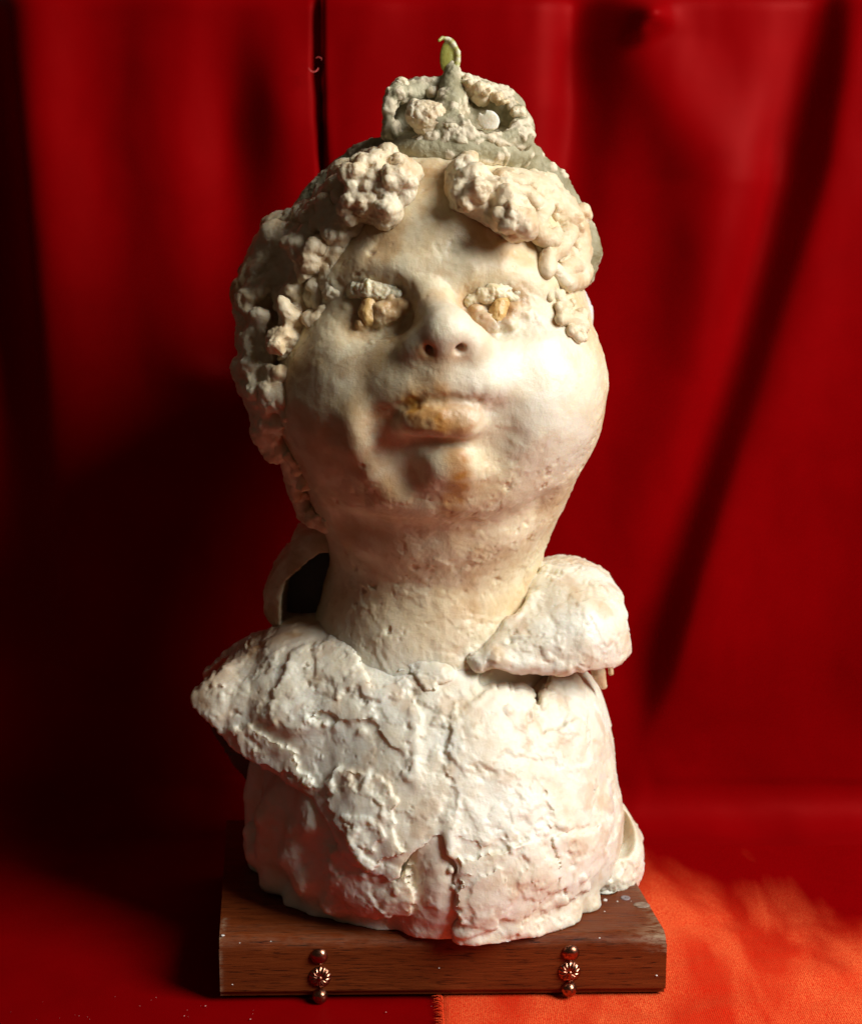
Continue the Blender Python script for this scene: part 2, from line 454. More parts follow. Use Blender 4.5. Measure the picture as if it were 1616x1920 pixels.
# left part
D += fold([(20, -200), (60, 200), (110, 600), (150, 1100), (160, 1400)], 0.016, 0.020, 0.030, 0.10)
D += fold([(-40, -200), (-10, 900)], -0.020, 0.02, 0.02, 0.2)
D += fold([(330, -200), (330, 500)], 0.007, 0.035, 0.03, 0.08)
D += fold([(430, 100), (440, 700)], -0.009, 0.02, 0.022, 0.05)
D += fold([(530, 60), (535, 330)], 0.010, 0.022, 0.020, 0.05)
D += fold([(660, -200), (690, 400)], 0.007, 0.022, 0.025, 0.1)
D += fold([(340, 640), (390, 760)], 0.004, 0.02, 0.02, 0.03)
# right part: pleat hanging from the pinched top, a long diagonal fold
D += fold([(1085, -200), (1085, 190), (1060, 420)], -0.016, 0.014, 0.020, 0.12)
D += fold([(1180, -200), (1195, 60), (1330, 330), (1320, 700), (1250, 1000)], 0.011, 0.028, 0.034, 0.16)
D += fold([(1420, -50), (1400, 300), (1290, 700), (1190, 1150)], 0.006, 0.034, 0.030, 0.12)
D += fold([(1300, 300), (1220, 700), (1150, 1000)], -0.005, 0.03, 0.03, 0.20)
D += fold([(1545, 0), (1500, 300), (1390, 700), (1270, 1060), (1180, 1400)], -0.014, 0.030, 0.012, 0.09)
D += fold([(1590, 0), (1540, 300), (1420, 700), (1310, 1060), (1225, 1400)], 0.011, 0.014, 0.030, 0.09)
D += fold([(1572, 60), (1530, 300), (1408, 700), (1296, 1060), (1208, 1400)], 0.0042, 0.0055, 0.0085, 0.09)
D += fold([(1560, 500), (1480, 900), (1380, 1300)], 0.008, 0.03, 0.04, 0.1)
D += fold([(1720, -100), (1700, 1500)], 0.02, 0.05, 0.05, 0.2)
P3 = np.stack([X, Z, Y*0], 1)
D += 0.0022*fbm(P3*np.array([12, 5, 1]), 3, 2)+0.0005*fbm(P3*np.array([40, 18, 1]), 5, 2)
D *= sstep(0.0, 1.0, WL)*sstep(0.03, 0.12, Z)
# small pinches
for (a, b, amp, r) in ((1215, 25, 0.012, 0.010), (395, 700, 0.004, 0.012), (1195, 55, 0.006, 0.006)):
    q = at(a, b, FOOT+RAD); D += amp*np.exp(-((X-q[0])**2+(1.4*(Z-q[2]))**2)/r**2)
# top seam where two widths of cloth overlap
dq, t, z, lo, hi = curve_dist(X, Z, [(600, -300), (604, 130), (612, 300), (616, 420)])
D += np.where(dq > 0, 0.005, 0.0)*np.exp(-np.maximum(dq, 0)/0.03)*sstep(lo-0.01, lo+0.05, z)*(WL > 0.99)
D -= 0.007*np.exp(-((dq+0.0016+0.0007*perlin(np.stack([Z*60, 0*Z, 0*Z], 1), 4))/0.0018)**2)*sstep(lo-0.01, lo+0.05, z)*(WL > 0.99)
# cloth draws up and rolls back over a rail just at the top of the view
ZT = at(808, 9, FOOT+RAD)[2]
over = np.maximum(Z-ZT, 0)
Zc = np.minimum(Z, ZT)+0.012*np.sin(np.minimum(over/0.012, math.pi/2))
Yb = np.where(over > 0, 0.012*(1-np.cos(np.minimum(over/0.012, math.pi/2)))+np.maximum(over-0.0188, 0), 0)
FL = (1-WL)*0.0012*fbm(np.stack([X, Y, 0*X], 1)*np.array([12, 16, 1]), 9, 3)+0.0025*np.exp(-((Z-0.02)/0.03)**2)*(Y > 0.07)*sstep(0.07, 0.09, Y)*fbm(np.stack([X*11, Z*8, 0*X], 1), 19, 3)
V = np.stack([X, Y-D+Yb-1.2*np.abs(FL)*WL-0.7*FL*(WL > 0)*(WL < 1), Zc-0.0030+FL], 1)
q = np.arange((NS-1)*(NX-1)); r_, c_ = q//(NX-1), q % (NX-1); b0 = r_*NX+c_
QG = np.stack([b0, b0+1, b0+NX+1, b0+NX], 1)
curtain = thing('backdrop_curtain', 'deep crimson velvet backdrop hanging in soft folds behind the pale bust', 'curtain', (0, 0, 0))
mk('hanging_cloth', V, QG, VELVET, curtain)
def tube(pts, r, seg=6):
    pts = np.array(pts, float); n = len(pts); rr = np.ones(n)*r
    T = np.gradient(pts, axis=0); T /= np.linalg.norm(T, axis=1, keepdims=True)+1e-12
    up = np.array([0.3, 1, 0.2]); A = np.cross(T, up); A /= np.linalg.norm(A, axis=1, keepdims=True)+1e-12; B = np.cross(T, A)
    a = np.arange(seg)*2*math.pi/seg
    V = (pts[:, None]+rr[:, None, None]*(A[:, None]*np.cos(a)[None, :, None]+B[:, None]*np.sin(a)[None, :, None])).reshape(-1, 3)
    Q = [[i*seg+j, i*seg+(j+1) % seg, (i+1)*seg+(j+1) % seg, (i+1)*seg+j] for i in range(n-1) for j in range(seg)]
    return V, np.array(Q)
tv = [at(588+9*math.cos(a), 126+9*math.sin(a), FOOT+RAD-0.012-0.001*a) for a in np.linspace(0.2, 3.0, 9)]
v_, q_ = tube(tv, 0.0003); mk('loose_thread', v_, q_, THREAD, curtain)
tv = [at(597+6*math.cos(a), 112-8*math.sin(a)*0.6, FOOT+RAD-0.012) for a in np.linspace(0, 2.4, 7)]
v_, q_ = tube(tv, 0.00025); mk('loose_thread', v_, q_, THREAD, curtain)

# orange-red velvet cloth on the right, the brightness of its lit pile painted in
NX2, NS2 = 260, 220
ex = onz(830, 1890, 0)[0]
su = np.linspace(0, 1, NX2); s2 = np.linspace(0.0, 0.375, NS2)
G2 = np.array([profile(s) for s in s2])
S2 = np.repeat(s2, NX2); U2 = np.tile(su, NS2)
edge = ex-0.0025*(S2-0.18)/0.1+0.0006*perlin(np.stack([S2*90, S2*0, S2*0], 1), 2)
X2 = edge+U2*(0.44-ex)
Y2 = np.repeat(G2[:, 0], NX2); Z2 = np.repeat(G2[:, 1], NX2); W2 = np.repeat(G2[:, 2], NX2)
rip = 0.0016*np.exp(-((Y2+0.135-0.10*(X2-0.1)**2*4)/0.012)**2)*sstep(0.03, 0.10, X2)+0.0011*fbm(np.stack([X2*18, Y2*30, 0*X2], 1), 21, 3)
hem = -0.0010*np.exp(-((X2-edge)/0.0015)**2)
blockclear = 1-sstep(0.0, 0.012, 0.118-np.abs(X2-0.0))*sstep(-0.118, -0.106, Y2)*(1-sstep(0.04, 0.05, Y2))
Ve = np.stack([X2, Y2-0.0016*W2, Z2-0.0016+0.0016*0+np.minimum(rip, 0.004)*blockclear+hem], 1)
pxx, pyy = px_of(Ve)
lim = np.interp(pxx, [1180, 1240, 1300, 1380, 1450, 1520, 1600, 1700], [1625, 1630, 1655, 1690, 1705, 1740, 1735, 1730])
# light put into the colour: orange where pile leans to the window, crimson beyond
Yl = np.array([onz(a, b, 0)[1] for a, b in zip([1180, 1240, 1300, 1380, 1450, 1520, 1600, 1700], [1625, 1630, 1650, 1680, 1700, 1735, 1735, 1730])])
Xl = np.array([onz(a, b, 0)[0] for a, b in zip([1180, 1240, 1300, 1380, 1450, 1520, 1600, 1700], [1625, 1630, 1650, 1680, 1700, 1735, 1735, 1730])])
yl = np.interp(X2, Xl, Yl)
lit_nap = 1-sstep(-0.085, 0.060, Y2-yl)
q = np.arange((NS2-1)*(NX2-1)); r_, c_ = q//(NX2-1), q % (NX2-1); b0 = r_*NX2+c_
cloth = mk('velvet_cloth', Ve, np.stack([b0, b0+1, b0+NX2+1, b0+NX2], 1), VELVET2, None, {'lit_nap': lit_nap})
cloth['label'] = 'red brushed velvet cloth, its bright orange sheen painted in, lying under the right side of the wooden plinth'; cloth['category'] = 'cloth'
# frayed pile along its left edge
fv, fq, nb = [], [], 0
for i in range(150):
    y = -0.128+0.032*rng.rand(); e0 = ex-0.0025*((y+0.30)-0.18)/0.1
    L = 0.0012+0.0040*rng.rand()**2; a = np.array([e0+0.0006, y, -0.0012]); b = a+np.array([-L, 0.0006*rng.randn(), 0.0008*rng.rand()])
    v_, q_ = tube([a, (a+b)/2+np.array([0, 0, 0.0006]), b], np.array([0.00016, 0.00013, 0.00004]), 4)
    fv.append(v_); fq.append(q_+nb); nb += len(v_)
fo = mk('frayed_edge', np.concatenate(fv), np.concatenate(fq), VELVET2, cloth, {'lit_nap': np.ones(nb)}); fo['kind'] = 'stuff'

# ------------------------------------------------------------------ wooden plinth
ZT_B = 0.029
plinth = thing('wooden_plinth', 'dark stained wooden plinth block with copper studs on its front edge', 'plinth', (0, -0.03, 0))
def put(o, root):  # keep world position of geometry built in world space
    o.parent = root; o.matrix_parent_inverse = __import__('mathutils').Matrix.Translation(-root.location)
    return o
FLc, FRc, BRc, BLc = np.array([-.0958, -.1000]), np.array([.1072, -.0965]), np.array([.0925, .0400]), np.array([-.1125, .0380])
def block_mesh():
    # cross-section rows (inset from the front face, z), rounded worn top edge
    nu, V, Wn = 120, [], []
    prof = [(0.0022, 0.0000), (0.0022, 0.0022), (0.0004, 0.0026), (0.0, 0.0032)]
    prof += [(0.0, z) for z in np.linspace(0.0036, 0.0225, 14)]
    prof += [(0.0058*(1-math.cos(a)), 0.0235+0.0055*math.sin(a)) for a in np.linspace(0.1, math.pi/2, 8)]
    prof += [(d, ZT_B) for d in np.linspace(0.010, 0.1365, 46)]
    prof += [(0.1365, z) for z in np.linspace(0.0270, 0.0, 6)]
    us = np.concatenate([[0], np.linspace(0.0012, 0.9988, nu), [1]])
    for d, z in prof:
        for u in us:
            f = FLc+(FRc-FLc)*u; b = BLc+(BRc-BLc)*u
            p = f+(b-f)*(d/0.1365)
            e = 0.0010 if u in (0, 1) else 0
            # end grain corners slightly eased
            zz = z-(e if z > 0.028 else 0)
            V.append((p[0]+(0.0006 if u == 0 and z > 0.025 else 0)-(0.0010 if u == 1 and z > 0.025 else 0), p[1], zz))
    n = len(us); m = len(prof); V = np.array(V); Q = []
    for i in range(m-1):
        for j in range(n-1): Q.append((i*n+j, i*n+j+1, (i+1)*n+j+1, (i+1)*n+j))
    # ends
    for j in (0, n-1):
        # fan of quads between front column and back column at matching heights
        c = len(V); base = [i*n+j for i in range(m)]
        cen = V[base].mean(0); V = np.vstack([V, cen])
        for i in range(m):
            a, b = base[i], base[(i+1) % m]
            Q.append((a, b, c, c) if j else (b, a, c, c))
    P = V
    V = V.copy()
    edge = np.exp(-((V[:, 2]-0.027)/0.003)**2)*(V[:, 1] < -0.085)
    nd = perlin(V*np.array([120, 120, 120]), 3)*0.00035+perlin(V*np.array([45, 200, 200]), 4)*0.00018
    V[:, 1] += nd*edge*2.6; V[:, 2] += 1.6*nd*edge
    # nail hole and dents in the top
    for a, b, r, dp in ((1172, 1684, 0.0016, 0.0),):
        pass
    worn = np.clip(edge*(0.12+0.6*sstep(0.085, 0.105, V[:, 0]))+np.exp(-((V[:, 0]-FRc[0])/0.006)**2)*(V[:, 2] > 0.02)*0.9+np.exp(-((V[:, 0]-FLc[0])/0.0012)**2)*(V[:, 1] < -0.08)*0.8, 0, 1)
    return V, Q, worn
V, Q, worn = block_mesh()
me = bpy.data.meshes.new('block'); me.from_pydata([tuple(v) for v in V], [], [tuple(dict.fromkeys(q)) for q in Q]); me.update()
me.attributes.new('worn', 'FLOAT', 'POINT').data.foreach_set('value', worn.astype(np.float32))
me.materials.append(WOOD); blk = bpy.data.objects.new('block', me); COL.objects.link(blk); put(blk, plinth)
me.polygons.foreach_set('use_smooth', np.ones(len(me.polygons), bool))
try: me.set_sharp_from_angle(angle=math.radians(35))
except Exception: pass
def lathe(prof, seg=40):
    V, Q = [], []
    for r, h in prof:
        for j in range(seg):
            a = 2*math.pi*j/seg; V.append((r*math.cos(a), -h, r*math.sin(a)))
    for i in range(len(prof)-1):
        for j in range(seg): Q.append((i*seg+j, i*seg+(j+1) % seg, (i+1)*seg+(j+1) % seg, (i+1)*seg+j))
    return np.array(V), np.array(Q)
fdir = (FRc-FLc)/np.linalg.norm(FRc-FLc); fang = math.atan2(fdir[1], fdir[0])
def on_front(px, py):
    d = ray(px, py); nrm = np.array([fdir[1], -fdir[0]])
    t = ((FLc-CAM[:2])@nrm)/(d[:2]@nrm); return CAM+d*t
R0 = rotz(fang)
def stud_mesh(r, h, lean):
    V, Q = lathe([(r*math.sin(a), h*math.cos(a)) for a in np.linspace(math.pi/2, 0.02, 14)], 36)
    V += 0.00012*np.array([perlin(V*900, 5)]).T*np.array([[0.5, 1, 0.5]])
    return (R0 @ rotx(lean) @ V.T).T, Q
for cx, cy in ((598, 1794), (1069, 1788)):
    for k, dy in enumerate((0, 73 if cx < 700 else 66)):
        p = on_front(cx+(2 if k else 0)-(5 if (k and cx > 1000) else 0), cy+dy)
        V, Q = stud_mesh(0.0037 if k else 0.0044, 0.0038, 0.35 if k == 0 else 0)
        put(mk('dome_stud', V+p+np.array([0, 0.0002 if k else 0.0014, 0]), Q, COPPER), plinth)
    p = on_front(cx+(2 if cx < 700 else -2), cy+38 if cx < 700 else cy+34)
    NP, seg = 14, 14*8
    V, Q = [], []
    rows = [(0.0, 0.0014)]+[(r, None) for r in np.linspace(0.0014, 0.0049, 10)]+[(0.0051, 0.0)]
    for r, hh in rows:
        for j in range(seg):
            a = 2*math.pi*j/seg; lob = abs(math.sin(a*NP/2))
            t = (r-0.0014)/0.0035
            h = hh if hh is not None else 0.0016*(1-0.75*t**2)+0.0006*lob*math.sin(math.pi*min(max(t, 0.12), 0.92))
            rr = r*(1+0.05*(lob-0.6)) if r > 0.003 else r
            V.append((rr*math.cos(a), -h, rr*math.sin(a)))
    for i in range(len(rows)-1):
        for j in range(seg): Q.append(((i+1)*seg+j, (i+1)*seg+(j+1) % seg, i*seg+(j+1) % seg, i*seg+j))
    ro = put(mk('rosette_stud', (R0 @ np.array(V).T).T+p, np.array(Q), COPPER), plinth)
    V, Q = lathe([(0.0013*math.sin(a), 0.0012+0.0012*math.cos(a)) for a in np.linspace(math.pi/2, 0.02, 8)], 20)
    bo = mk('boss', (R0 @ V.T).T+p, Q, COPPER); bo.parent = ro; 
# nail hole: a dark sunk ring in the top, and pale scuff
hp = onz(1172, 1684, ZT_B)
V, Q = lathe([(0.0024, -0.0002), (0.0022, 0.0004), (0.0016, 0.00045), (0.0011, 0.0002), (0.0003, 0.00015)], 20)
put(mk('nail_hole', (rotx(-math.pi/2) @ V.T).T*np.array([1, 1.0, 1])+hp, Q, HOLLOW_SHADE), plinth)
sp = onz(1202, 1697, ZT_B)
V, Q = lathe([(0.0034, -0.0002), (0.0032, 0.00025), (0.0018, 0.0004), (0.0002, 0.00042)], 22)
V = (rotx(-math.pi/2) @ V.T).T*np.array([1.15, 0.9, 1]); V[:, :2] *= (1+0.25*perlin(V*400, 8))[:, None]
M = NT('scuffed_wood'); M.l(M.ramp(M.noise(M.pos((1, 6, 1)), 300, 4), [(0.35, (0.10, 0.045, 0.02)), (0.6, (0.34, 0.26, 0.19))]), M.b.inputs['Base Color'])
put(mk('scuff_mark', V+sp, Q, M.m), plinth)
# flecks of wax dropped on plinth and crumbs of lint on the cloth
def flecks(name, spots, mat, parent, zf):
    vs, qs, nb = [], [], 0
    for px, py, r in spots:
        p = zf(px, py)
        V, Q = lathe([(r*math.sin(a), r*0.5*math.cos(a)) for a in np.linspace(math.pi/2, 0.05, 5)], 8)
        V = (rotx(-math.pi/2) @ V.T).T; V *= (1+0.5*perlin(V*900+p*3000, 5))[:, None]
        vs.append(V+p); qs.append(Q+nb); nb += len(V)
    o = mk(name, np.concatenate(vs), np.concatenate(qs), mat)
    if parent is not None: put(o, parent)
    o['kind'] = 'stuff'; return o
sp = [(1134, 1688, 0.0011), (1157, 1690, 0.0004), (1133, 1709, 0.0004), (1055, 1724, 0.0005), (1070, 1729, 0.0003), (1203, 1693, 0.0005), (1124, 1759, 0.0005), (418, 1754, 0.0008), (508, 1765, 0.0004), (450, 1768, 0.0003), (1183, 1690, 0.0003)]
flecks('wax_fleck', sp, FLECK, plinth, lambda a, b: onz(a, b, ZT_B))
sp = [(a, b, 0.00012+0.0003*rng.rand()**4) for a, b in zip(rng.uniform(20, 815, 30), rng.uniform(1868, 1915, 30)) if not (400 < a < 830 and b < 1884)]
lint = flecks('lint', sp, plain('pale_lint', (0.6, 0.30, 0.26)), None, lambda a, b: onz(a, b, -0.0022)); lint['label'] = 'specks of pale lint scattered on the dark red cloth'
put(flecks('white_fleck', [(1230, 1829, 0.0006), (823, 1815, 0.0005), (436, 1846, 0.0004)], FLECK, None, lambda a, b: on_front(a, b)), plinth)

# ------------------------------------------------------------------ the bust
bust = thing('child_bust', 'pale cream wax bust of a round faced child, head tilted back, on the wooden plinth', 'bust', (0, -0.025, ZT_B))
MM = 0.001
def plaster(V, Q, low=1.0, flake=(), crumbs=0.0, pits=0.0, grain=0.15, seed=0, mask=None, it=1, lump=0.0, lsc=0.0055, csc=0.0032, cth=0.10):
    """low: gentle swell; flake: (size, height mm) knife dabs; crumbs: nodules in patches; lump: cauliflower nodules all over"""
    V = relax(V, Q, it); N = normals(V, Q); P = V
    m = 1.0 if mask is None else mask(V)
    d = low*MM*fbm(P/0.022, seed, 3)
    for i, (sc, h) in enumerate(flake): d = d+m*h*MM*facets(P, sc, seed+37*i)
    if lump:
        Pw = P+0.0012*np.stack([perlin(P/0.004, seed+60+j) for j in range(3)], 1)
        d = d+lump*MM*((1-np.clip(worley(Pw/lsc, seed+61), 0, 1))**0.8-0.45+0.35*(0.5-np.clip(worley(Pw/(lsc*0.45), seed+62), 0, 1)))
    cr = np.zeros(len(V))
    if crumbs:
        c = 1-np.clip(worley(P/csc, seed+70)/0.72, 0, 1); c2 = 1-np.clip(worley(P/(csc*0.5), seed+71)/0.72, 0, 1)
        mk_ = sstep(cth, cth+0.30, perlin(P/0.014, seed+72)+0.45*perlin(P/0.005, seed+73))
        cr = (np.sqrt(np.maximum(c, 0))*1.1+0.4*c2)*mk_
        d = d+m*crumbs*MM*cr
    if pits:
        wv = worley(P/0.0075, seed+80); mk_ = sstep(0.12, 0.35, perlin(P/0.02, seed+81))
        d = d-pits*MM*sstep(0.30, 0.12, wv+0.16*perlin(P/0.0012, seed+4))*mk_*m
        wv = worley(P/0.0045, seed+82); d = d-0.5*pits*MM*sstep(0.20, 0.06, wv)*m
    d = d+grain*MM*(perlin(P/0.0021, seed+90)+0.6*perlin(P/0.0011, seed+91))
    plaster.cr = cr
    return V+N*d[:, None], N
def near(V, pts, r, soft=0.6):
    out = np.zeros(len(V))
    for p in pts:
        dd = np.linalg.norm(V-np.asarray(p), axis=1); out = np.maximum(out, 1-sstep(r*(1-soft), r*(1+soft), dd))
    return out

# ---- head and neck
HB = Solid()
HB.add(ell(at(818, 500, -0.004), (0.0665, 0.083, 0.056), rotx(-0.15)), 0.0)
HB.add(ell(at(826, 728, -0.026), (0.0745, 0.077, 0.071)), 0.030)
HB.add(ell(at(822, 902, -0.034), (0.0565, 0.060, 0.034)), 0.016)
HB.add(ell(at(960, 735, -0.058), 0.037), 0.025)
HB.add(ell(at(690, 745, -0.058), 0.037), 0.025)
HB.add(chain([at(822, 880, -0.012), at(815, 1060, -0.012), at(800, 1230, -0.013)], [0.050, 0.0510, 0.060]), 0.030)
S = HB.S
H = Solid(); H.ops = list(HB.ops)
for pts, r in (([(640, 530, -5), (690, 512, -4.5), (765, 532, -5)], 7.0), ([(880, 532, -5), (930, 514, -4.5), (1005, 536, -6)], 7.0)):
    H.add(chain([S(*p) for p in pts], r*MM), 0.010)
H.sub(ell(S(706, 582, 1.5), (0.0175, 0.0045, 0.0105)), 0.012)
H.sub(ell(S(922, 582, 1.5), (0.0165, 0.0040, 0.0100)), 0.012)
H.sub(chain([S(758, 548, 3.5), S(772, 578, 3.5)], 0.0035), 0.008)
S0 = H.S if False else S
EYES = (('left', [(657, 554, -3.6), (672, 545, -2.6), (695, 541, -1.8), (724, 547, -3.0), (745, 552, -4)], [0.0026, 0.0038, 0.0046, 0.0036, 0.0024], [(692, 570, -2.2), (688, 586, -3.0), (691, 598, -3.6)],
         [(655, 575, -5, 3.5), (735, 558, -4.5, 4), (716, 582, -5.5, 5.5), (712, 602, -5.5, 4), (735, 590, -6, 4.5), (680, 608, -5, 3), (752, 575, -5, 3.5)]),
        ('right', [(880, 564, -4.2), (905, 554, -3.6), (935, 550, -3.4), (962, 557, -3.8), (985, 568, -5)], [0.0026, 0.0040, 0.0044, 0.0042, 0.0030], [(938, 571, -3.4), (931, 587, -3.6), (927, 597, -4.2)],
         [(893, 577, -5.2, 3.6), (962, 584, -5.5, 5), (908, 600, -5.5, 5), (950, 606, -5.5, 4.5), (985, 590, -5.5, 4), (925, 612, -5, 3)]))
for e_ in EYES:
    for a, b, o_, r in e_[4]: H.add(ell(S(a, b, o_), (r*MM, r*MM, 0.8*r*MM)), 0.0022)
# nose
H.add(chain([S(806, 520, -7), S(812, 562, -3.5), S(826, 602, 4), S(835, 624, 8)], [0.0065, 0.0068, 0.0088, 0.0100]), 0.010)
H.add(ell(S(836, 624, 10), (0.0112, 0.010, 0.0105)), 0.004)
H.add(ell(S(790, 648, 4), (0.0068, 0.0085, 0.0070)), 0.005)
H.add(ell(S(882, 645, 4), (0.0070, 0.0085, 0.0072)), 0.005)
H.add(ell(S(832, 664, 6), (0.0050, 0.006, 0.0060)), 0.005)
H.sub(ell(S(804, 657, 12), (0.0028, 0.0080, 0.0031), rotx(0.5)), 0.0015)
H.sub(ell(S(862, 653, 12), (0.0028, 0.0080, 0.0028), rotx(0.5)), 0.0015)
# upper lip shelf over one swollen lower lip
H.add(ell(S(835, 708, -6), (0.024, 0.011, 0.013)), 0.014)
H.add(ell(S(826, 698, 2), (0.0060, 0.0045, 0.0080)), 0.006)
H.add(chain([S(745, 738, -4), S(828, 728, 0.5), S(905, 732, -1.5)], [0.006, 0.0065, 0.006]), 0.010)
H.add(ell(S(776, 792, -3), (0.0105, 0.0080, 0.0080), roty(-0.12)), 0.009)
H.add(ell(S(828, 787, 1.2), (0.0165, 0.0108, 0.0096), roty(0.08)), 0.008)
H.add(ell(S(880, 790, 0.0), (0.0080, 0.0090, 0.0085)), 0.006)
H.sub(chain([S(728, 786, 2.5), S(752, 766, 5), S(790, 754, 8), S(850, 750, 9), S(895, 756, 6)], [0.0010, 0.0016, 0.0017, 0.0013, 0.0005]), 0.004)
H.sub(ell(S(825, 838, 2.6), (0.014, 0.0040, 0.0045)), 0.010)
H.add(ell(S(838, 866, -4), (0.0145, 0.0105, 0.0110)), 0.010)
H.add(chain([S(672, 786, -4.5), S(678, 830, -4), S(698, 878, -4), S(732, 918, -5.5)], [0.005, 0.0068, 0.0068, 0.005]), 0.010)
H.sub(chain([S(708, 800, 5.8), S(724, 850, 6.6), S(760, 892, 7)], [0.0035, 0.0045, 0.0035]), 0.010)
H.sub(chain([S(938, 790, 6), S(952, 825, 6.5), S(940, 855, 7)], [0.004, 0.0050, 0.004]), 0.014)
H.sub(chain([S(640, 985, 4), S(730, 1012, 5), S(850, 1018, 5.5), S(950, 996, 5), S(1015, 965, 4)], [0.003, 0.005, 0.0055, 0.005, 0.003]), 0.016)
# skin smeared along the cheek under the right eye ends in a sharp step
V, Q = H.mesh()
px, py = px_of(V)
eyeR = [S(925, 578, 0)]; eyeL = [S(705, 578, 0)]
def face_mask(V):
    smooth = np.maximum.reduce([near(V, [S(770, 790, 5), S(830, 790, 8), S(880, 790, 6), S(838, 866, 3)], 0.012), near(V, [S(740, 715, 0), S(920, 715, 0), S(760, 860, 0)], 0.016), near(V, [S(640, 720, 0), S(600, 800, 0), S(1010, 700, 0), S(1050, 780, 0), S(960, 690, 0)], 0.026), near(V, [S(836, 615, 10), S(870, 640, 8)], 0.014), 0.55*near(V, [S(800, 440, 0), S(900, 470, 0)], 0.03)])
    return 1-0.88*smooth
V2, N = plaster(V, Q, 0.7, [(0.026, 0.45), (0.012, 0.25)], 0.40, 0.9, 0.05, 11, face_mask, cth=0.30)
# a sheet smeared over the forehead and eye rims, crumbs where it breaks off
Pm = V2
lip = near(V2, [S(795, 754, 6), S(830, 752, 8), S(850, 776, 10), S(815, 778, 10), S(875, 754, 6), S(800, 790, 10), S(865, 780, 10), S(830, 790, 12)], 0.0085)+0.6*near(V2, [S(760, 762, 4), S(740, 772, 3), S(910, 755, 4), S(930, 757, 3), S(720, 785, 2)], 0.0055)
streak = near(V2, [S(856, 860, 6), S(858, 885, 6), S(852, 910, 4), S(846, 935, 2), S(845, 962, 0)], 0.0055)
eyes = near(V2, [S(720, 560, 0), S(740, 600, 0), S(880, 575, 0), S(905, 600, 0), S(672, 600, 0), S(690, 585, 0), S(745, 560, 0), S(935, 580, 0), S(890, 570, 0), S(960, 570, 0)], 0.0075)
nost = near(V2, [S(803, 657, 12), S(862, 653, 12)], 0.0052)
foldt = near(V2, [S(672, 800, 0), S(690, 860, 0), S(725, 915, 0)], 0.008)*0.35
brk = 0.75+0.25*sstep(-0.35, 0.35, fbm(V2/0.010, 41, 3))
tint = np.clip(lip*0.85*brk+streak*1.0*brk+eyes*0.70*brk+0.30*near(V2, [S(930, 430, 0), S(960, 450, 0), S(700, 440, 0), S(680, 500, 0), S(820, 330, 0)], 0.012)*(0.5+0.5*brk)+nost*0.8+foldt+0.30*sstep(0.2, 0.6, fbm(V2/0.018, 55, 3)), 0, 1)
rough_eye = np.maximum(near(V2, [S(690, 575, 0), S(730, 575, 0), S(700, 600, 0)], 0.011), near(V2, [S(905, 575, 0), S(940, 580, 0), S(970, 580, 0), S(930, 600, 0)], 0.011))
d = 0.00035*lip*(fbm(V2/0.0036, 61, 3))+rough_eye*(0.0008*facets(V2, 0.0065, 63)+0.0004*fbm(V2/0.0022, 62, 2))
V2 = V2+N*d[:, None]
pale = np.clip(sstep(at(800, 1080, 0)[2], at(800, 1230, 0)[2], V2[:, 2])*0.8+0.75*near(V2, [S(1000, 690, 0), S(1050, 740, 0), S(960, 700, 0), S(1060, 820, 0)], 0.026)+0.5*near(V2, [S(840, 610, 10)], 0.012), 0, 0.9)*(0.6+0.4*sstep(-0.3, 0.3, fbm(V2/0.015, 91, 3)))
mk('head', V2, Q, WAX, bust, {'pale': pale, 'tint': tint, 'cool': np.zeros(len(V2))})

def lump_part(name, solid, mat, h=RES, low=0.5, flake=(), crumbs=0.5, pits=0.2, grain=0.12, seed=0, tint=None, cool=None, mask=None, label=None, parent=bust, lump=0.0, lsc=0.0055, csc=0.0032, cth=0.10, crumb_tint=0.0):
    V, Q = solid.mesh(h); V2, N = plaster(V, Q, low, flake, crumbs, pits, grain, seed, mask, 1, lump, lsc, csc, cth)
    tv = tint(V2) if tint else np.zeros(len(V2))
    if crumb_tint: tv = np.clip(tv+crumb_tint*sstep(0.25, 0.6, plaster.cr), 0, 1)
    o = mk(name, V2, Q, mat, parent, {'tint': tv, 'cool': cool(V2) if cool else np.zeros(len(V2))})
    if label: o['label'] = label
    return o

# ---- eyes
for nm, lidp, lidr, ballp, extra in EYES:
    e = Solid(); e.add(chain([S0(*p) for p in lidp], lidr), 0.0)
    lump_part('eyelid', e, WAX, 0.0005, 0.5, [(0.008, 1.3), (0.004, 0.6)], 0.7, 0.2, 0.12, 130+len(extra), lump=0.35, lsc=0.0035, cth=0.0, csc=0.0024)
    e = Solid(); e.add(chain([S0(*p) for p in ballp], [0.0036, 0.0040, 0.0034]), 0.0)
    lump_part('eyeball', e, OCHRE, 0.0004, 0.4, [(0.007, 0.5)], 0.4, 0.3, 0.10, 140, lump=0.25, lsc=0.003, csc=0.0022, cth=0.0)

